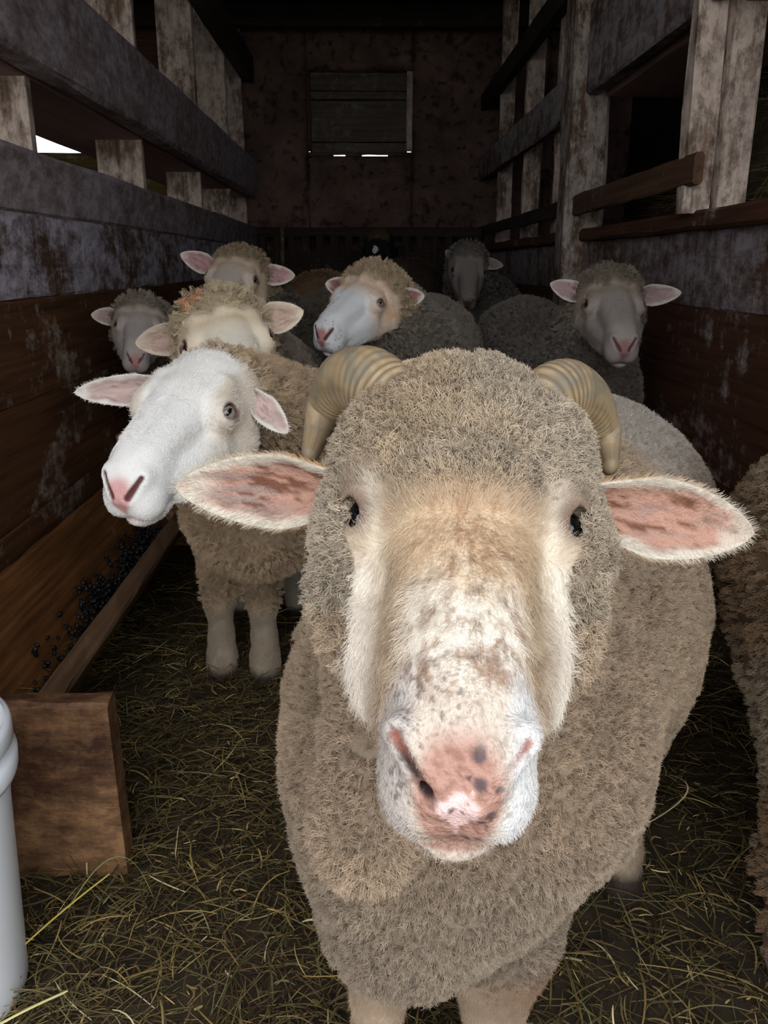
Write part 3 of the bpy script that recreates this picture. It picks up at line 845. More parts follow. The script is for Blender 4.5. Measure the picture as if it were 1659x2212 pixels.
def animal(name, label, sp, cat='sheep', group=None):
    rg = np.random.default_rng(sp.get('seed', 1))
    s = sp.get('s', 1.0); hasH = 'H' in sp
    ram = sp.get('ram', False)
    caps = list(sp['body'])
    if hasH:
        H = np.array(sp['H'], float); R = head_rot(*sp['rot'])
        toW = lambda q: H + (np.asarray(q, float) * .01 * s) @ R.T
        toL = lambda p: ((np.asarray(p) - H) @ R) / (.01 * s)
        nk = sp['neck']                                         # (point, radius) at the shoulder end
        hb = toW((0, 0.5 if not ram else -1.0, -3.0))
        caps.append((hb, nk[0], sp.get('neck_r', .075 * s if not ram else .10), nk[1], .05))
    # grid
    lo = np.min([np.minimum(np.array(c[0]) - c[2], np.array(c[1]) - c[3]) for c in caps], 0) - .06
    hi = np.max([np.maximum(np.array(c[0]) + c[2], np.array(c[1]) + c[3]) for c in caps], 0) + .06
    h1, h2 = sp.get('h', (.006, .016))
    if hasH:
        cor = np.array([toW((x, y, z)) for x in (-11, 11) for y in (-8, 29) for z in (-13, 9)])
        hl, hh_ = cor.min(0), cor.max(0); lo = np.minimum(lo, hl); hi = np.maximum(hi, hh_)
        ml, mh = [np.array([toW((x, y, z)) for x in (-8, 8) for y in (1, 28) for z in (-8, 5)])] * 2
        ml, mh = ml.min(0), mh.max(0)
    else:
        ml, mh = hi, hi; h1 = h2
    ax = [axis_grid(lo[q], hi[q], ml[q], mh[q], h1, h2) for q in range(3)]
    D = np.full([len(a) for a in ax], 1.0, np.float32)
    def sub(l, h_):
        return tuple(slice(max(0, int(np.searchsorted(a, l[q]) - 1)), int(np.searchsorted(a, h_[q]) + 1)) for q, a in enumerate(ax))
    def pts(sl):
        return np.stack(np.meshgrid(*[ax[q][sl[q]] for q in range(3)], indexing='ij'), -1)
    for c in caps:
        k = c[4]; mg_ = k + .05
        sl = sub(np.minimum(np.array(c[0]) - c[2], np.array(c[1]) - c[3]) - mg_, np.maximum(np.array(c[0]) + c[2], np.array(c[1]) + c[3]) + mg_)
        D[sl] = smin(D[sl], tcap(pts(sl), c[0], c[1], c[2], c[3]), np.float32(k))
    if hasH:
        sl = sub(hl - .03, hh_ + .03); P = pts(sl)
        q = ((P - H.astype(np.float32)) @ R.astype(np.float32)) / np.float32(.01 * s)
        dh = head_sdf(q, ram, sp.get('eye_open', 1.0), sp.get('bald', False)) * np.float32(.01 * s)
        # the neck blends softly at the nape and not at all on the face
        kk = np.where(q[..., 1] < 6, .03, .008).astype(np.float32)
        D[sl] = smin(D[sl], dh, kk)
    V, Q = surface_nets(D, *ax)
    nrm = vnormals(V, Q)
    # wool is lumpy, face is not
    if hasH:
        q = toL(V); yb = wool_line(q, ram, sp.get('bald', False))
        face = sst(-2.2 if ram else -1.2, 1.4, q[:, 1] - yb) * (np.abs(q) < 34).all(1)
        face = np.where((q[:, 1] > (-3 if sp.get('bald') else 2)) & (np.linalg.norm(q, axis=1) < 36) & (q[:, 2] > -13) & (np.abs(q[:, 0]) < 14), face, 0)
    else:
        q = np.zeros_like(V) - 50; face = np.zeros(len(V))
    leg = 1 - sst(sp.get('leg_z', .27) - .03, sp.get('leg_z', .27) + .03, V[:, 2])
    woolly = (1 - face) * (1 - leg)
    amp = sp.get('lump', .010)
    V = V + nrm * (woolly * amp * (fbm(V * 38, 5, 2) + .8 * vnoise(V * 14, 9) - .9 - .5 * (1 - sst(.0, .10, np.abs(vnoise(V * 70, 19) - .5)))))[:, None]
    col = sp['colour'](V, q, face, leg)
    flow = np.zeros_like(V)
    if hasH:
        fl = np.stack([np.sign(q[:, 0]) * (.25 + .05 * np.abs(q[:, 0])), np.where(q[:, 1] < 11.5, -.7, .75), np.where(q[:, 1] < 11.5, .2, -.15)], -1)
        flow = (fl @ R.T) * face[:, None]
    flow = flow + np.array([0, 0, -.8]) * leg[:, None]
    dens = np.where(face > .5, 1.0, 1.0)
    bare = np.zeros(len(V))
    if hasH:
        bare = nose_bare(q, ram) * face
        ed = eye_dist(q, ram)
        bare = np.maximum(bare, 1 - sst(1.7, 2.3, ed) if ram else 1 - sst(1.2, 1.7, ed))
    # ears, separate shells joined into the body mesh, bases sunk in the head
    ears = []
    for e in sp.get('ears', ()):
        base = toW(e['base']) if 'base' in e else np.array(e['basew'])
        n2 = np.array(e['n'], float)
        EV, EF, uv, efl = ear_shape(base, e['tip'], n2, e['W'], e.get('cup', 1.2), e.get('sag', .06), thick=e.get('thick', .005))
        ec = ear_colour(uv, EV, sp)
        eb = np.where(uv[:, 2] < .5, 1 - sst(.62, .82, np.maximum(np.abs(uv[:, 1]), (uv[:, 0] - .12) * .98)), 0) * .8
        o = len(V)
        V = np.concatenate([V, EV]); Q = np.concatenate([Q, EF + o]); col = np.concatenate([col, ec])
        flow = np.concatenate([flow, efl]); face = np.concatenate([face, np.ones(len(EV))]); leg = np.concatenate([leg, np.zeros(len(EV))])
        bare = np.concatenate([bare, eb]); woolly = np.concatenate([woolly, np.zeros(len(EV))])
    nrm = vnormals(V, Q)
    hlen = np.ones(len(V)); hlen[:len(q)] = 1 - .62 * sst(19, 23.5, q[:, 1]); hlen[len(q):] = .75
    org = np.array(sp['base'])
    root = mesh_obj(name, V, [Q], M['skin'], col=np.clip(col * (1 - .45 * woolly[:, None]), 0, 1), origin=org)  # skin under wool darkened in colour to stand in for shade between locks
    tag(root, label, cat, group)
    # eyes and horns
    if hasH and sp.get('eyes', True):
        EYE_C, EYE_D = EYES[ram]
        for sg in (1, -1):
            m_ = np.array([sg, 1, 1])
            c = toW(EYE_C * m_)
            eyeball(root, c, .0135 * s, R @ (EYE_D * m_), R @ np.array([0, 1.0, -.25]), sp.get('iris', (150, 120, 70)), sp.get('pupil', 'slot'))
    # fleece: locks of fibres that lean together
    to_cam = CAM - V; to_cam /= np.linalg.norm(to_cam, axis=1, keepdims=True)
    vis = np.where((nrm * to_cam).sum(1) > -.25, 1.0, .12)
    nL, nF, Lw = sp['locks'], sp['fibres'], sp['wool_len']
    boost = 1.0
    if ram: boost = 1 + 1.4 * (1 - sst(12, 16, np.linalg.norm(toL(V), axis=1)))
    sm = sample_tris(V, Q, woolly * vis * boost, nL, rg)
    if sm is not None:
        T, B = sm
        C0 = interp(V, T, B)
        if sp.get('fissures', 0):                                   # parted wool: narrow gaps between the staples
            wv = (np.stack([vnoise(C0 * 16, 61 + q_) for q_ in range(3)], -1) - .5) * .9
            cr_ = (1 - sst(.0, .05, np.abs(vnoise(C0 * np.array([46, 46, 30]) + wv, 65) - .5))) * sst(.46, .60, vnoise(C0 * 26, 66))
            keep = rg.uniform(0, 1, nL) > cr_ * sp['fissures']
            T, B, C0 = T[keep], B[keep], C0[keep]; nL = len(C0)
        Nn, Cc = interp(nrm, T, B), interp(col, T, B)
        Lw = Lw * (.35 + .65 * interp(woolly, T, B))[:, None]
        if ram: Lw = Lw * (1 - .36 * (1 - sst(12, 16, np.linalg.norm(toL(C0), axis=1))))[:, None]
        Nn /= np.linalg.norm(Nn, axis=1, keepdims=True)
        lean = rg.normal(0, .45, C0.shape) + np.array([0, 0, -.15])
        lean += (np.stack([vnoise(C0 * 17, 31 + q_) for q_ in range(3)], -1) - .5) * 1.6
        lean -= Nn * (lean * Nn).sum(1)[:, None]
        tip = C0 + Nn * Lw + lean * Lw * .55
        bright = rg.uniform(.86, 1.12, nL) * (.72 + .5 * vnoise(C0 * sp.get('nub', 110), 91))
        n = nL * nF; ii = np.repeat(np.arange(nL), nF)
        off = rg.normal(0, sp['lock_r'], (n, 3)); off -= Nn[ii] * (off * Nn[ii]).sum(1)[:, None]
        root_p = C0[ii] + off - Nn[ii] * Lw[ii] * .25
        tp = tip[ii] + off * .18 + rg.normal(0, 1, (n, 3)) * Lw[ii] * .12
        t = np.linspace(0, 1, 5)[None, :, None]
        P = root_p[:, None] * (1 - t) + tp[:, None] * t
        ph = rg.uniform(0, 6.28, (n, 1, 1)); e1 = np.cross(Nn[ii], rg.normal(0, 1, (n, 3)))
        P = P + e1[:, None] * (np.sin(t * 8 + ph) * Lw[ii][:, None] * .20 * t)
        hair_obj('fleece', P, rg.uniform(.7, 1.2, n) * sp['fibre_r'], .45, np.clip(Cc[ii] * (bright[ii] * rg.uniform(.9, 1.1, n))[:, None], 0, 1), M['wool'], root)
    nh = sp.get('hairs', 0)
    if nh:
        w = (1 - woolly) * (1 - bare) * vis * np.where(leg > .5, sp.get('leg_hair', .5), 1)
        T, B = sample_tris(V, Q, w, nh, rg)
        C0, Nn, Cc, Fl = interp(V, T, B), interp(nrm, T, B), interp(col, T, B), interp(flow, T, B)
        Nn /= np.linalg.norm(Nn, axis=1, keepdims=True)
        Fl = Fl - Nn * (Fl * Nn).sum(1)[:, None]
        Ln = sp.get('hair_len', .007) * rg.uniform(.6, 1.3, nh) * interp(hlen, T, B)
        sw = (np.stack([vnoise(C0 * 60, 51 + q_) for q_ in range(3)], -1) - .5) * .9
        d1 = Nn * .55 + Fl * .9 + sw + rg.normal(0, .18, C0.shape); d1 /= np.linalg.norm(d1, axis=1, keepdims=True)
        d2 = Nn * .15 + Fl * 1.1 + sw + rg.normal(0, .25, C0.shape); d2 /= np.linalg.norm(d2, axis=1, keepdims=True)
        t = np.linspace(0, 1, 4)[None, :, None]
        P = C0[:, None] - Nn[:, None] * .0008 + Ln[:, None, None] * (d1[:, None] * t + (d2 - d1)[:, None] * t * t * .5)
        hair_obj('short_hair', P, rg.uniform(.7, 1.2, nh) * sp.get('hair_r', .0002), .3, np.clip(Cc * rg.uniform(.85, 1.13, (nh, 1)), 0, 1), M['hairm'], root)
    return root


def wool_line(q, ram, bald=False):
    """local y below which the head carries wool"""
    x, z = np.abs(q[:, 0]), q[:, 2]
    nz = (vnoise(q * .55, 77) - .5) * 1.6
    if ram:
        yb = np.where(z > 0, 9.6 - .085 * x * x, 6.0)
        yb = np.maximum(yb, np.where(z < 1.5, 5 + 11 * sst(6.9 - .9 * sst(10, 12, q[:, 1]), 7.9 - .9 * sst(10, 12, q[:, 1]), x), 0))
        yb = np.maximum(yb, 6 + 10 * sst(-6.4, -7.6, z))
    elif bald:
        yb = np.where(z > -3, -.5 + .02 * x * x, 1.0 + .25 * (-3 - z))
    else:
        yb = np.where(z > 1, 5.4 - .03 * x * x, 3.2 - .2 * z.clip(-6, 1))
        yb = np.where(z < -7.5, 9, yb)
    return yb + nz


def nose_bare(q, ram):
    x, y, z = np.abs(q[:, 0]), q[:, 1], q[:, 2]
    if ram: pad = (1 - sst(.8, 1.15, np.hypot(x / (2.5 + .25 * (z + 1)), (z + 2.4) / 3.7))) * sst(23.6, 24.8, y)
    else: pad = (1 - sst(.7, 1.2, np.hypot(x / np.clip(1.9 + .35 * (z + 1), .5, 9), (z + 2.2) / 2.6))) * sst(24.0, 25.2, y)
    return pad


def ear_colour(uv, P, sp):
    rim = lin(sp.get('ear_rim', (214, 204, 188))); pink = lin(sp.get('ear_in', (196, 140, 122))); dark = lin(sp.get('ear_dirt', (86, 58, 48)))
    back = lin(sp.get('ear_back', (176, 154, 126)))
    n = len(uv); c = np.tile(rim, (n, 1))
    edge = np.maximum(np.abs(uv[:, 1]), (uv[:, 0] - .12) * .98)
    nz = fbm(P * 60, 3, 3) - .5
    inn = 1 - sst(.58, .88, edge + nz * .45)
    c = mixc(c, pink, inn)
    ps2 = np.stack([uv[:, 0] * 4 - uv[:, 1] * 1.5, uv[:, 1] * 5, P[:, 0] * 6], -1)
    grey = sst(.44, .60, fbm(ps2, 13, 4)) * sst(.15, .5, uv[:, 0]) * inn * sp.get('ear_mottle', .3)
    c = mixc(c, lin(sp.get('ear_grey', (128, 116, 112))), grey)
    ps = np.stack([uv[:, 0] * 9 + uv[:, 1] * 2.5 + P[:, 1] * 9, uv[:, 1] * 7, P[:, 0] * 3], -1)
    drt = sst(.53, .62, fbm(ps, 23, 4)) * inn * (1 - sst(.55, .9, uv[:, 0])) * sp.get('ear_dirty', .8)
    c = mixc(c, dark, drt)
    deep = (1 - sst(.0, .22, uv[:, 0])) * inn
    c = mixc(c, dark, deep * .6)  # hollow gets darker towards the ear base
    bk = sst(.5, .6, uv[:, 2]) * (1 - sst(.5, 1.1, uv[:, 0]))
    return mixc(c, back, bk)


# ------------------------------------------------------------------ coats
def wool_base(V, c, var=.25, seed=0, warm=None):
    c = lin(c)
    n1 = fbm(V * 22, 40 + seed, 3)[:, None]; n2 = fbm(V * 5, 60 + seed, 3)[:, None]
    out = c * (1 + var * (n1 - .5) * 2)
    if warm is not None: out = out * (1 - sst(.42, .62, n2)) + lin(warm) * (1 + var * (n1 - .5) * 2) * sst(.42, .62, n2)
    return out


def ewe_coat(wool, face, nose, cap=None, legs=(176, 164, 148), tan=None, seed=0, warm=None, spots=0.0, mark=None, tan_top=.75):
    def f(V, q, fm, leg):
        col = wool_base(V, wool, .22, seed, warm)
        if cap is not None:
            hd = (np.linalg.norm(q - np.array([0, 2, 0]), axis=1) < 13) & (q[:, 2] > -6)
            col = np.where(hd[:, None], wool_base(V, cap, .2, seed), col)
        if mark is not None:
            col = mixc(col, lin((212, 156, 120)), 1 - sst(1.3, 2.0, np.linalg.norm((q - np.array(mark)) * np.array([.7, 1, .7]), axis=1)))
        x, y, z = np.abs(q[:, 0]), q[:, 1], q[:, 2]
        fc = np.tile(lin(face), (len(V), 1))
        if tan is not None:
            m = (1 - sst(7, 13, y)) * tan_top
            m = np.maximum(m, sst(4.2, 6.0, x) * (1 - sst(10, 17, y)) * .6) * (.6 + .8 * fbm(q * .5, 3, 2))
            fc = mixc(fc, lin(tan), np.clip(m, 0, 1))
        nb = nose_bare(q, False)
        fc = mixc(fc, lin(nose), np.clip(nb * 1.0 + .35 * (1 - sst(0, 1.6, np.abs(q[:, 2] + 6.35))) * sst(22, 25, y), 0, 1))
        ns = tcap(np.stack([x, y, z], -1), (2.55, 25.1, 0.2), (1.1, 26.9, -1.9), .20, .34)
        fc = mixc(fc, lin((96, 56, 54)), 1 - sst(.0, .22, ns))
        if spots: fc = mixc(fc, lin((70, 46, 44)), sst(.62, .68, fbm(q * 1.6, 8, 2)) * sst(22, 24, y) * spots)
        ed = eye_dist(q, False)
        fc = mixc(fc, lin((100, 66, 56)), (1 - sst(1.15, 1.75, ed)) * .95)
        col = mixc(col, fc, fm)
        lc = np.tile(lin(legs), (len(V), 1)) * (.8 + .4 * fbm(V * 30, 4, 2))[:, None]
        lc = mixc(lc, lin((60, 50, 44)), 1 - sst(.012, .03, V[:, 2]))
        return mixc(col, lc, leg)
    return f


def ram_coat(V, q, fm, leg):
    x, y, z = q[:, 0], q[:, 1], q[:, 2]; ax_ = np.abs(x)
    col = wool_base(V, (178, 157, 134), .18, 0, (183, 162, 138))
    # belly and brisket fibres are greyer and darker
    n3 = fbm(V * 9, 71, 3)
    gr = (1 - sst(.36, .52, V[:, 2] + .12 * (n3 - .5))) * (V[:, 1] < 1.0)
    col = mixc(col, lin((156, 142, 125)), gr * .8)
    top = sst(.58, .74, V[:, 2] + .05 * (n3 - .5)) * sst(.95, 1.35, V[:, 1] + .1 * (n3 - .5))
    col = mixc(col, lin((196, 186, 174)), top)  # top of back and rump painted paler, as if lit from above
    hd = (np.linalg.norm(q - np.array([0, 1, 0]), axis=1) < 14.5)
    col = np.where(hd[:, None], wool_base(V, (178, 164, 145), .16, 3, (178, 158, 132)), col)
    ns = fbm(q * .9, 14, 3); fine = fbm(q * np.array([3.2, 1.4, 3.2]), 15, 3)
    fc = mixc(np.tile(lin((170, 152, 130)), (len(V), 1)), lin((210, 188, 158)), sst(8.0, 13.0, y + (ns - .5) * 3))
    fc = mixc(fc, lin((184, 168, 148)), sst(4.2, 5.6, ax_) * .9)
    tuft = np.exp(-(x / 3.8) ** 2 - ((y - 12) / 4.0) ** 2)
    fc = mixc(fc, lin((198, 172, 142)), np.clip(tuft * 1.1, 0, 1))
    fc = mixc(fc, lin((160, 116, 82)), sst(.50, .68, fine) * tuft * .6)
    white = sst(14.5, 18.5, y + (ns - .5) * 5) * (1 - sst(2.6, 3.8, ax_))
    fc = mixc(fc, lin((226, 217, 203)), white)
    fc = mixc(fc, lin((192, 178, 164)), sst(19.5, 23.5, y + (ns - .5) * 4) * (1 - sst(3, 4, ax_)) * .85)
    spk = sst(.54, .66, .6 * fine + .4 * ns + .06 * sst(17, 21, y)) * sst(12.5, 15, y) * (1 - sst(23.0, 24.5, y))
    fc = mixc(fc, lin((148, 116, 92)), spk * .75)
    fc = mixc(fc, lin((140, 116, 98)), np.clip(np.exp(-((x - 2.1) / .9) ** 2 - ((y - 22.3) / 1.3) ** 2) + np.exp(-((x + 2.0) / .8) ** 2 - ((y - 20.8) / 1.2) ** 2), 0, 1) * sst(.36, .6, fine) * .9)
    fc = mixc(fc, lin((158, 142, 124)), sst(4.9, 6.0, ax_) * (1 - sst(8.5, 11, y)))
    # cream stripe inside each eye, white stripe under it
    st1 = np.exp(-((ax_ - (5.7 - .16 * (y - 8))) / .60) ** 2) * sst(5.5, 8, y) * (1 - sst(13, 17, y)) * sst(-1.5, 0, z)
    fc = mixc(fc, lin((230, 219, 200)), np.clip(st1, 0, 1) * .7)
    st2 = np.exp(-((ax_ - 6.3) / 1.3) ** 2) * sst(11.3, 12.3, y) * (z < .6)
    fc = mixc(fc, lin((236, 228, 216)), np.clip(st2 * 1.2, 0, 1) * .9)
    side = (1 - np.exp(-((ax_ - 4.0) / .8) ** 2)); fc = fc * (1 - .25 * (1 - side) * sst(12, 15, y) * (1 - sst(20, 22, y)))[:, None]  # shade in the groove between bridge and cheek, put into the colour
    muz = sst(20.5, 23, y) * sst(1.9, 3.0, ax_ + .3 * (z < -3))
    fc = mixc(fc, mixc(np.tile(lin((182, 174, 168)), (len(V), 1)), lin((214, 214, 214)), sst(1, -1, x) if 0 else 1 - sst(-1, 1, x)), muz * .9)
    dots = sst(.60, .68, fbm(q * 4.2, 33, 2)) * sst(20, 22, y)
    fc = mixc(fc, lin((104, 92, 88)), dots * np.where(x > 0, .75, .35))
    pad = nose_bare(q, True)
    pc_ = np.tile(lin((172, 134, 120)), (len(V), 1)); pc_ = mixc(pc_, lin((146, 108, 94)), sst(.45, .65, fine))
    pink = (1 - sst(.75, 1.0, np.hypot(x / np.clip(.95 + .55 * (z + 2.3), .3, 2), (z + 2.4) / 1.35) + .9 * (fine - .5)))
    pink = np.maximum(pink, (1 - sst(.12, .22, ax_)) * (z < -2.5) * (z > -4.6) * .7)
    pc_ = mixc(pc_, lin((226, 192, 188)), pink)
    for dx, dz, r in ((-1.0, -.6, .34), (-1.9, -.9, .2), (-1.55, -2.2, .3), (-1.15, -2.75, .2), (-1.7, -2.6, .17), (-1.8, -3.9, .36), (-1.2, -4.3, .26), (-.55, -4.5, .24),
                      (-.9, .45, .4), (-2.15, -1.0, .17), (-.2, -2.1, .14), (.35, -1.9, .2), (-.45, -.45, .14), (-1.45, -3.2, .12), (2.3, -1.9, .15), (2.0, -2.9, .14)):
        d = np.hypot(x - dx, z - dz)
        pc_ = mixc(pc_, lin((72, 62, 66)), (1 - sst(r * .7, r * 1.1, d)) * .85)
    fc = mixc(fc, pc_, pad)
    qa = np.stack([ax_, y, z], -1)
    nsd = np.minimum(tcap(q, (3.25, 25.2, 0.95), (1.45, 27.3, -1.6), .26, .36), np.minimum(tcap(q, (-3.25, 25.3, 0.95), (-1.6, 27.35, -1.3), .24, .10), tcap(q, (1.5, 27.1, -1.5), (1.6, 25.4, -1.1), .26, .30)))
    fc = mixc(fc, mixc(np.tile(lin((44, 26, 25)), (len(V), 1)), lin((150, 98, 84)), np.maximum(sst(-.3, .8, z), (x < 0) * .85)), 1 - sst(.0, .2, nsd))
    lip = (1 - sst(.2, .5, np.abs(z + 6.2 + .1 * ax_))) * sst(21, 24, y)
    fc = mixc(fc, lin((150, 104, 88)), lip * .7)
    ed = eye_dist(q, True)
    fc = mixc(fc, lin((104, 82, 70)), (1 - sst(1.2, 2.6, ed)) * .85)
    col = mixc(col, fc, fm)
    lc = wool_base(V, (130, 102, 80), .3, 4, (172, 152, 130))
    lc = mixc(lc, lin((60, 50, 44)), 1 - sst(.03, .05, V[:, 2]))
    return mixc(col, lc, leg)


def leg4(*chains):
    out = []
    for ch in chains:
        for (a, ra), (b, rb) in zip(ch[:-1], ch[1:]): out.append((a, b, ra, rb, .03))
    return out


def ear(base, tip, n, W, **k):
    d = dict(base=base, tip=np.array(tip), n=n, W=W); d.update(k); return d


# ------------------------------------------------------------------ the ram in front
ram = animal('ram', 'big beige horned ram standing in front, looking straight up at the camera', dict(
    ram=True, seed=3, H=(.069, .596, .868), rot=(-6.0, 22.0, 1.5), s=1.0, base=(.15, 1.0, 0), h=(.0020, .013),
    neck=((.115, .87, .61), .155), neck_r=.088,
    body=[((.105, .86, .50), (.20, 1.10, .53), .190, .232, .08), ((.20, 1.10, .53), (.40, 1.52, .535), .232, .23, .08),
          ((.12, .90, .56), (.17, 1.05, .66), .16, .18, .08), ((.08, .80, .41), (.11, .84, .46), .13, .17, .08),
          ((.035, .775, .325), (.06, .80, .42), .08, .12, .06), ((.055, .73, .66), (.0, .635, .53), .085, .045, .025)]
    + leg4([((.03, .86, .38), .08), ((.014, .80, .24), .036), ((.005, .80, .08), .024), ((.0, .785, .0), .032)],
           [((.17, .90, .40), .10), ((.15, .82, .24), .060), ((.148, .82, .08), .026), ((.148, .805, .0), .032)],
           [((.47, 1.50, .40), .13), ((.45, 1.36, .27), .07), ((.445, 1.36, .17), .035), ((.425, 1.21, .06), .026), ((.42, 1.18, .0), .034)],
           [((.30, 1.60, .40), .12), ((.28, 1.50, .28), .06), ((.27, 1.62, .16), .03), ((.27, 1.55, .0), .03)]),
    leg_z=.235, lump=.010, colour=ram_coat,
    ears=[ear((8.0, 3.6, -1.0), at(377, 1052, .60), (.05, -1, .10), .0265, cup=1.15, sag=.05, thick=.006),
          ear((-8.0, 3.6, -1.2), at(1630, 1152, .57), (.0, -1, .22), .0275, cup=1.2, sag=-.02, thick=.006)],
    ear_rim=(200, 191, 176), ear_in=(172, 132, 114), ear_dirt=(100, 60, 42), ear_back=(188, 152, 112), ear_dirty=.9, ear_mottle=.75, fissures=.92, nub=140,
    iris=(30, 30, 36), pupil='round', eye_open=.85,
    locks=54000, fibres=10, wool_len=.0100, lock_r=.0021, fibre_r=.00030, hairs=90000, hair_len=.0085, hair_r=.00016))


def horn(parent, P, R, flat, ref, rings, name='horn'):
    P = np.array(P, float); t0 = np.linspace(0, 1, len(P))
    n = 150; t = np.linspace(0, 1, n)

    def cat(Pp, tt):                                                # Catmull-Rom through the points
        x = tt * (len(Pp) - 1); i = np.clip(x.astype(int), 0, len(Pp) - 2); f = (x - i)[:, None]
        g = lambda k: Pp[np.clip(i + k, 0, len(Pp) - 1)]
        return .5 * (2 * g(0) + (g(1) - g(-1)) * f + (2 * g(-1) - 5 * g(0) + 4 * g(1) - g(2)) * f ** 2 + (3 * g(0) - g(-1) - 3 * g(1) + g(2)) * f ** 3)
    C = cat(P, t); r = np.interp(t, t0, R)
    T = np.gradient(C, axis=0); T /= np.linalg.norm(T, axis=1, keepdims=True)
    seg = 36; a = np.linspace(0, 2 * np.pi, seg, endpoint=False)
    ref = np.array(ref, float); V, col = [], []
    ph = t * rings * 2 * np.pi + 1.4 * np.sin(t * 21)
    for i in range(n):
        w = ref - T[i] * (ref @ T[i]); w /= np.linalg.norm(w); bn = np.cross(T[i], w)
        ring = .5 + .5 * np.sin(ph[i] + .5 * np.sin(a))
        inner = np.clip(-np.cos(a), 0, 1)                            # strongest corrugation on the inner curve
        rr = r[i] * (1 + (.004 + .04 * (1 - sst(.15, .4, t[i])) + .10 * inner) * (ring - .5))
        q = C[i] + (np.cos(a) * rr)[:, None] * w + (np.sin(a) * rr * flat)[:, None] * bn
        V.append(q)
        nz = fbm(q * 90, 2, 3); k = sst(.45, .9, ring) * (.06 + .66 * (1 - sst(.22, .42, t[i])))
        c = np.tile(lin((156, 136, 106)), (seg, 1)); c = mixc(c, lin((104, 88, 72)), k)
        ls = fbm(np.stack([np.cos(a) * 7, np.sin(a) * 7, np.full(seg, t[i] * 2.2)], -1), 6, 3)
        c = mixc(c, lin((122, 100, 72)), sst(.48, .7, ls) * .5)
        c = mixc(c, lin((104, 104, 96)), sst(.46, .62, nz) * .7 * (1 - .6 * t[i]))
        c = mixc(c, lin((110, 84, 62)), (1 - sst(0, .22, t[i])) * sst(.55, .8, ring) * .6)
        c = mixc(c, lin((190, 160, 118)), inner * .35)
        col.append(c)
    V.append(C[:1] - T[:1] * .002); V.append(C[-1:] + T[-1:] * r[-1]); col.append(np.tile(lin((150, 130, 100)), (2, 1)))
    V = np.concatenate(V); I = np.arange(n * seg).reshape(n, seg); J = np.roll(I, -1, 1)
    Q = np.stack([I[:-1], J[:-1], J[1:], I[1:]], -1).reshape(-1, 4)
    T3 = np.concatenate([np.stack([J[0], I[0], np.full(seg, n * seg)], -1), np.stack([I[-1], J[-1], np.full(seg, n * seg + 1)], -1)])
    return mesh_obj(name, V, [Q, T3], M['horn'], parent, col=np.concatenate(col), origin=C[0])


horn(ram, [at(890, 900, .60), at(850, 868, .615), at(798, 828, .64), at(742, 828, .675), at(704, 880, .70), at(684, 935, .69), at(668, 985, .66)],
     [.027, .0285, .028, .024, .0165, .012, .007], .85, (-.25, .1, 1), 26)
horn(ram, [at(1150, 905, .59), at(1180, 868, .605), at(1222, 850, .63), at(1268, 872, .665), at(1300, 925, .685), at(1312, 975, .675), at(1318, 1010, .65)],
     [.024, .026, .0255, .022, .0155, .0115, .007], .85, (.25, .1, 1), 26)

# ------------------------------------------------------------------ the flock behind
EWE = dict(lump=.012, fibres=11, wool_len=.0115, lock_r=.0042, fibre_r=.0005, fissures=.8, hair_r=.0003, hair_len=.007, ear_dirty=.35)


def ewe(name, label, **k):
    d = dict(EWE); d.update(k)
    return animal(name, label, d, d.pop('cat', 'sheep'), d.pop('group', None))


# white faced sheep beside the trough, head turned to the left
ewe('sheep', 'white faced sheep with pink nose leaning over the feed trough, beside the ram', seed=11, s=1.15, H=(-.246, 1.42, .818), rot=(-20, 21, 4), bald=True, base=(-.25, 1.95, 0),
    h=(.003, .014), eye_open=1.2, neck=((-.19, 1.84, .63), .165), neck_r=.078,
    body=[((-.23, 1.90, .50), (.14, 2.16, .53), .175, .20, .08), ((-.25, 1.86, .46), (-.19, 1.92, .55), .14, .17, .06)]
    + leg4([((-.33, 1.95, .40), .085), ((-.365, 2.00, .27), .040), ((-.368, 1.99, .20), .034), ((-.368, 2.0, .10), .026), ((-.368, 1.995, .045), .031), ((-.368, 1.98, .0), .037)],
           [((-.24, 1.94, .40), .085), ((-.258, 1.98, .27), .040), ((-.258, 1.97, .20), .034), ((-.258, 1.98, .10), .026), ((-.257, 1.975, .045), .031), ((-.255, 1.96, .0), .037)]),
    leg_z=.19, colour=ewe_coat((204, 178, 148), (246, 244, 240), (224, 172, 168), cap=(206, 182, 150), legs=(168, 152, 132), tan=(216, 196, 168), seed=1, tan_top=.12),
    ears=[ear((5.0, 2.6, -.5), at(160, 848, 1.44), (.1, -1, .05), .026, sag=-.03), ear((-6.4, 2.2, -.6), at(622, 936, 1.36), (.5, -.8, -.3), .022, cup=1.3)],
    ear_in=(214, 186, 178), ear_rim=(236, 230, 222), ear_back=(222, 212, 198), iris=(150, 142, 128), pupil='slot',
    locks=9000, wool_len=.013, lock_r=.004, fibre_r=.00045, hairs=36000, leg_hair=1.5, hair_r=.00034)

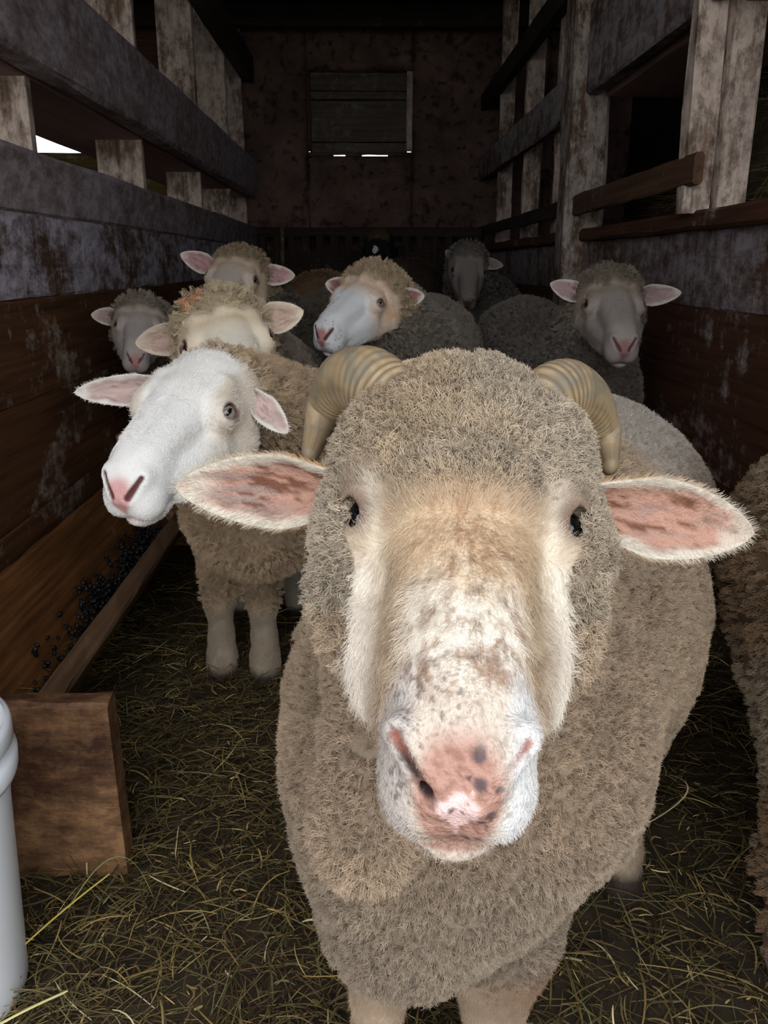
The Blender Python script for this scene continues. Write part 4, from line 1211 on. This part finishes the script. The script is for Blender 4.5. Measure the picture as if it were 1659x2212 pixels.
ewe('sheep', 'cream sheep with an orange mark on its woolly crown, behind the white faced sheep', seed=12, s=1.2, H=(-.297, 1.80, .882), rot=(17, 20, -7), base=(-.3, 2.5, 0),
    h=(.005, .016), neck=((-.28, 2.3, .68), .15), neck_r=.10,
    body=[((-.29, 2.38, .56), (-.30, 2.80, .58), .175, .19, .08)]
    + leg4([((-.36, 2.38, .40), .07), ((-.37, 2.38, .0), .03)], [((-.22, 2.38, .40), .07), ((-.21, 2.38, .0), .03)]),
    colour=ewe_coat((150, 138, 122), (240, 230, 212), (210, 160, 150), cap=(196, 178, 148), tan=(220, 198, 164), seed=2, mark=(4.6, 1.5, 5.2)),
    ears=[ear((5.4, 2.6, -.5), at(292, 742, 1.84), (.1, -1, .1), .033), ear((-5.4, 2.6, .2), at(656, 672, 1.84), (-.1, -1, .1), .033)],
    ear_in=(212, 182, 164), ear_rim=(226, 212, 192), ear_back=(206, 186, 160), iris=(90, 50, 34), locks=6000, hairs=9000)

ewe('sheep', 'small grey faced sheep against the left wall, half hidden behind the orange marked sheep', seed=13, s=.93, H=(-.665, 2.62, .855), rot=(8, 24, 6), base=(-.65, 3.3, 0),
    h=(.006, .018), neck=((-.645, 3.08, .66), .135), neck_r=.085,
    body=[((-.645, 3.2, .56), (-.66, 3.6, .56), .155, .165, .08)] + leg4([((-.71, 3.18, .40), .06), ((-.71, 3.18, .0), .028)], [((-.59, 3.18, .40), .06), ((-.59, 3.18, .0), .028)]),
    colour=ewe_coat((128, 118, 106), (180, 170, 164), (190, 140, 136), cap=(150, 138, 122), tan=(160, 146, 132), seed=3),
    ears=[ear((5.4, 2.6, -.5), at(196, 680, 2.62), (.1, -1, .1), .026), ear((-5.4, 2.6, -.5), at(372, 690, 2.64), (-.1, -1, .1), .026)],
    ear_in=(176, 150, 146), ear_rim=(206, 196, 186), iris=(70, 54, 40), locks=3500, hairs=6000)

ewe('sheep', 'sheep with pink lined ears, topmost at the back left, its grey back curving right', seed=14, s=1.15, H=(-.407, 2.93, .983), rot=(-10, 19, 7), base=(-.3, 3.3, 0),
    h=(.006, .018), neck=((-.33, 3.15, .76), .15), neck_r=.10,
    body=[((-.28, 3.25, .66), (-.10, 3.62, .68), .19, .225, .08)] + leg4([((-.34, 3.22, .45), .07), ((-.34, 3.22, .0), .03)], [((-.2, 3.22, .45), .07), ((-.2, 3.22, .0), .03)]),
    colour=ewe_coat((116, 106, 96), (212, 198, 186), (200, 150, 146), cap=(170, 150, 122), tan=(204, 178, 148), seed=4),
    ears=[ear((5.6, 2.6, -.3), at(389, 548, 2.95), (.1, -1, .1), .034), ear((-5.6, 2.6, -.3), at(638, 595, 2.93), (-.1, -1, .1), .034)],
    ear_in=(196, 152, 150), ear_rim=(226, 214, 202), iris=(110, 96, 80), locks=6000, hairs=9000)

ewe('sheep', 'white faced sheep in the middle with speckled pink nose, looking to the left', seed=15, s=1.05, H=(.03, 2.43, .932), rot=(-33, 20, 7), base=(.15, 2.9, 0),
    h=(.004, .016), neck=((.12, 2.64, .76), .15), neck_r=.10,
    body=[((.13, 2.72, .66), (.20, 3.12, .68), .20, .215, .08)] + leg4([((.06, 2.7, .45), .07), ((.06, 2.7, .0), .03)], [((.2, 2.7, .45), .07), ((.2, 2.7, .0), .03)]),
    colour=ewe_coat((142, 132, 120), (228, 228, 228), (196, 140, 138), cap=(186, 164, 136), tan=(206, 168, 128), seed=5, spots=.35),
    ears=[ear((5.4, 2.2, -.4), at(703, 612, 2.48), (-.2, -1, .0), .028), ear((-5.4, 2.2, -1.2), at(917, 640, 2.42), (.2, -1, -.2), .030)],
    ear_in=(150, 106, 98), ear_rim=(226, 218, 208), iris=(130, 120, 108), locks=7500, hairs=12000)

ewe('sheep', 'grey sheep facing the camera at the right in front of the peeling post', seed=16, s=1.12, H=(.69, 2.5, .925), rot=(-4, 24, 0), base=(.65, 3.0, 0),
    h=(.004, .016), neck=((.69, 2.72, .70), .15), neck_r=.10,
    body=[((.70, 2.76, .60), (.62, 3.4, .66), .185, .21, .08)] + leg4([((.62, 2.76, .45), .07), ((.62, 2.76, .0), .03)], [((.78, 2.76, .45), .07), ((.78, 2.76, .0), .03)]),
    colour=ewe_coat((124, 116, 108), (150, 140, 134), (142, 106, 102), cap=(132, 120, 104), tan=(140, 124, 108), seed=6),
    ears=[ear((5.6, 2.6, -.5), at(1188, 612, 2.5), (.05, -1, .1), .030), ear((-5.6, 2.6, -.5), at(1473, 632, 2.5), (-.05, -1, .1), .030)],
    ear_in=(164, 138, 136), ear_rim=(196, 186, 178), iris=(60, 50, 42), locks=7500, hairs=10000)

ewe('sheep', 'dim sheep far back near the right wall with lowered blotchy face', seed=17, s=1.1, H=(.50, 4.3, 1.03), rot=(-6, 44, 6), base=(.6, 4.8, 0),
    h=(.008, .02), neck=((.56, 4.6, .86), .15), neck_r=.10,
    body=[((.58, 4.66, .72), (.72, 5.2, .72), .20, .22, .08)] + leg4([((.55, 4.66, .45), .07), ((.55, 4.66, .0), .03)], [((.68, 4.7, .45), .07), ((.68, 4.7, .0), .03)]),
    colour=ewe_coat((118, 112, 104), (124, 116, 110), (60, 50, 48), cap=(120, 112, 104), seed=7, spots=1),
    ears=[ear((5.4, 2.4, 0), at(963, 540, 4.34), (.1, -1, .1), .026), ear((-5.4, 2.4, -.5), at(1088, 574, 4.3), (-.05, -1, .1), .028)],
    ear_in=(130, 116, 112), ear_rim=(150, 140, 132), iris=(40, 34, 30), locks=3500, hairs=3000)

ewe('sheep', 'woolly grey brown sheep at the right edge, cut off by the frame', seed=18, base=(.74, .8, 0), h=(.012, .012), eyes=False,
    body=[((.745, .45, .60), (.715, 1.06, .60), .225, .225, .08)]
    + leg4([((.66, 1.02, .45), .15), ((.635, .99, .28), .078), ((.625, 1.04, .16), .05), ((.615, 1.0, .05), .036), ((.615, .98, .0), .04)],
           [((.80, 1.02, .45), .15), ((.86, 1.02, .28), .07), ((.88, 1.06, .16), .04), ((.88, 1.02, .0), .036)],
           [((.86, .5, .42), .12), ((.86, .5, .0), .036)], [((.70, .42, .42), .10), ((.70, .42, .0), .036)]),
    leg_z=.05, colour=ewe_coat((140, 124, 104), (200, 190, 180), (190, 140, 140), legs=(120, 104, 88), seed=8, warm=(128, 104, 80)), locks=7000, fibre_r=.0004, fibres=14)

ewe('sheep', 'tan backed sheep, a low hump seen behind the topmost left sheep', seed=19, base=(-.24, 4.7, 0), h=(.014, .014), eyes=False,
    body=[((-.24, 4.5, .76), (-.22, 5.1, .74), .20, .22, .08)] + leg4([((-.3, 4.6, .5), .07), ((-.3, 4.6, .0), .03)], [((-.16, 4.6, .5), .07), ((-.16, 4.6, .0), .03)]),
    leg_z=.35, colour=ewe_coat((150, 120, 90), (200, 190, 180), (190, 140, 140), seed=9), locks=1500)

ewe('sheep', 'dark brown sheep in the gloom, left of the blotchy faced sheep', seed=20, base=(.32, 5.3, 0), h=(.014, .014), eyes=False,
    body=[((.27, 5.1, .82), (.28, 5.6, .80), .20, .22, .08), ((.2, 4.98, .95), (.25, 5.1, .85), .09, .14, .05)] + leg4([((.26, 5.15, .5), .07), ((.26, 5.15, .0), .03)], [((.42, 5.15, .5), .07), ((.42, 5.15, .0), .03)]),
    leg_z=.35, colour=ewe_coat((74, 58, 48), (90, 70, 60), (60, 50, 50), seed=10), locks=1500)

ewe('sheep', 'black animal with a small white blaze standing before the slatted manger', seed=22, s=1.25, H=(.10, 6.0, 1.14), rot=(-8, 38, 0), base=(.12, 6.3, 0),
    h=(.01, .02), neck=((.12, 6.3, .95), .15), neck_r=.10,
    body=[((.13, 6.35, .8), (.18, 6.75, .8), .2, .22, .08)] + leg4([((.05, 6.35, .5), .07), ((.05, 6.35, .0), .03)], [((.2, 6.35, .5), .07), ((.2, 6.35, .0), .03)]),
    colour=lambda V, q, fm, leg: mixc(mixc(np.tile(lin((22, 20, 20)), (len(V), 1)), lin((96, 78, 58)), sst(3.0, 4.5, q[:, 2]) * (q[:, 1] < 5) * (np.linalg.norm(q, axis=1) < 12)),
                                      lin((220, 220, 220)), (np.hypot(q[:, 0] - 1, (q[:, 1] - 12) * .5) < 1.4) * (q[:, 2] > 0) * 1.0),
    ears=[ear((5.4, 2.4, 0), (-.06, 6.02, 1.12), (.1, -1, .1), .026), ear((-5.4, 2.4, 0), (.26, 6.0, 1.12), (.1, -1, .1), .026)],
    ear_in=(40, 32, 30), ear_rim=(30, 26, 26), ear_grey=(40, 36, 36), ear_back=(24, 22, 22), iris=(20, 16, 14), locks=1500, hairs=1500)
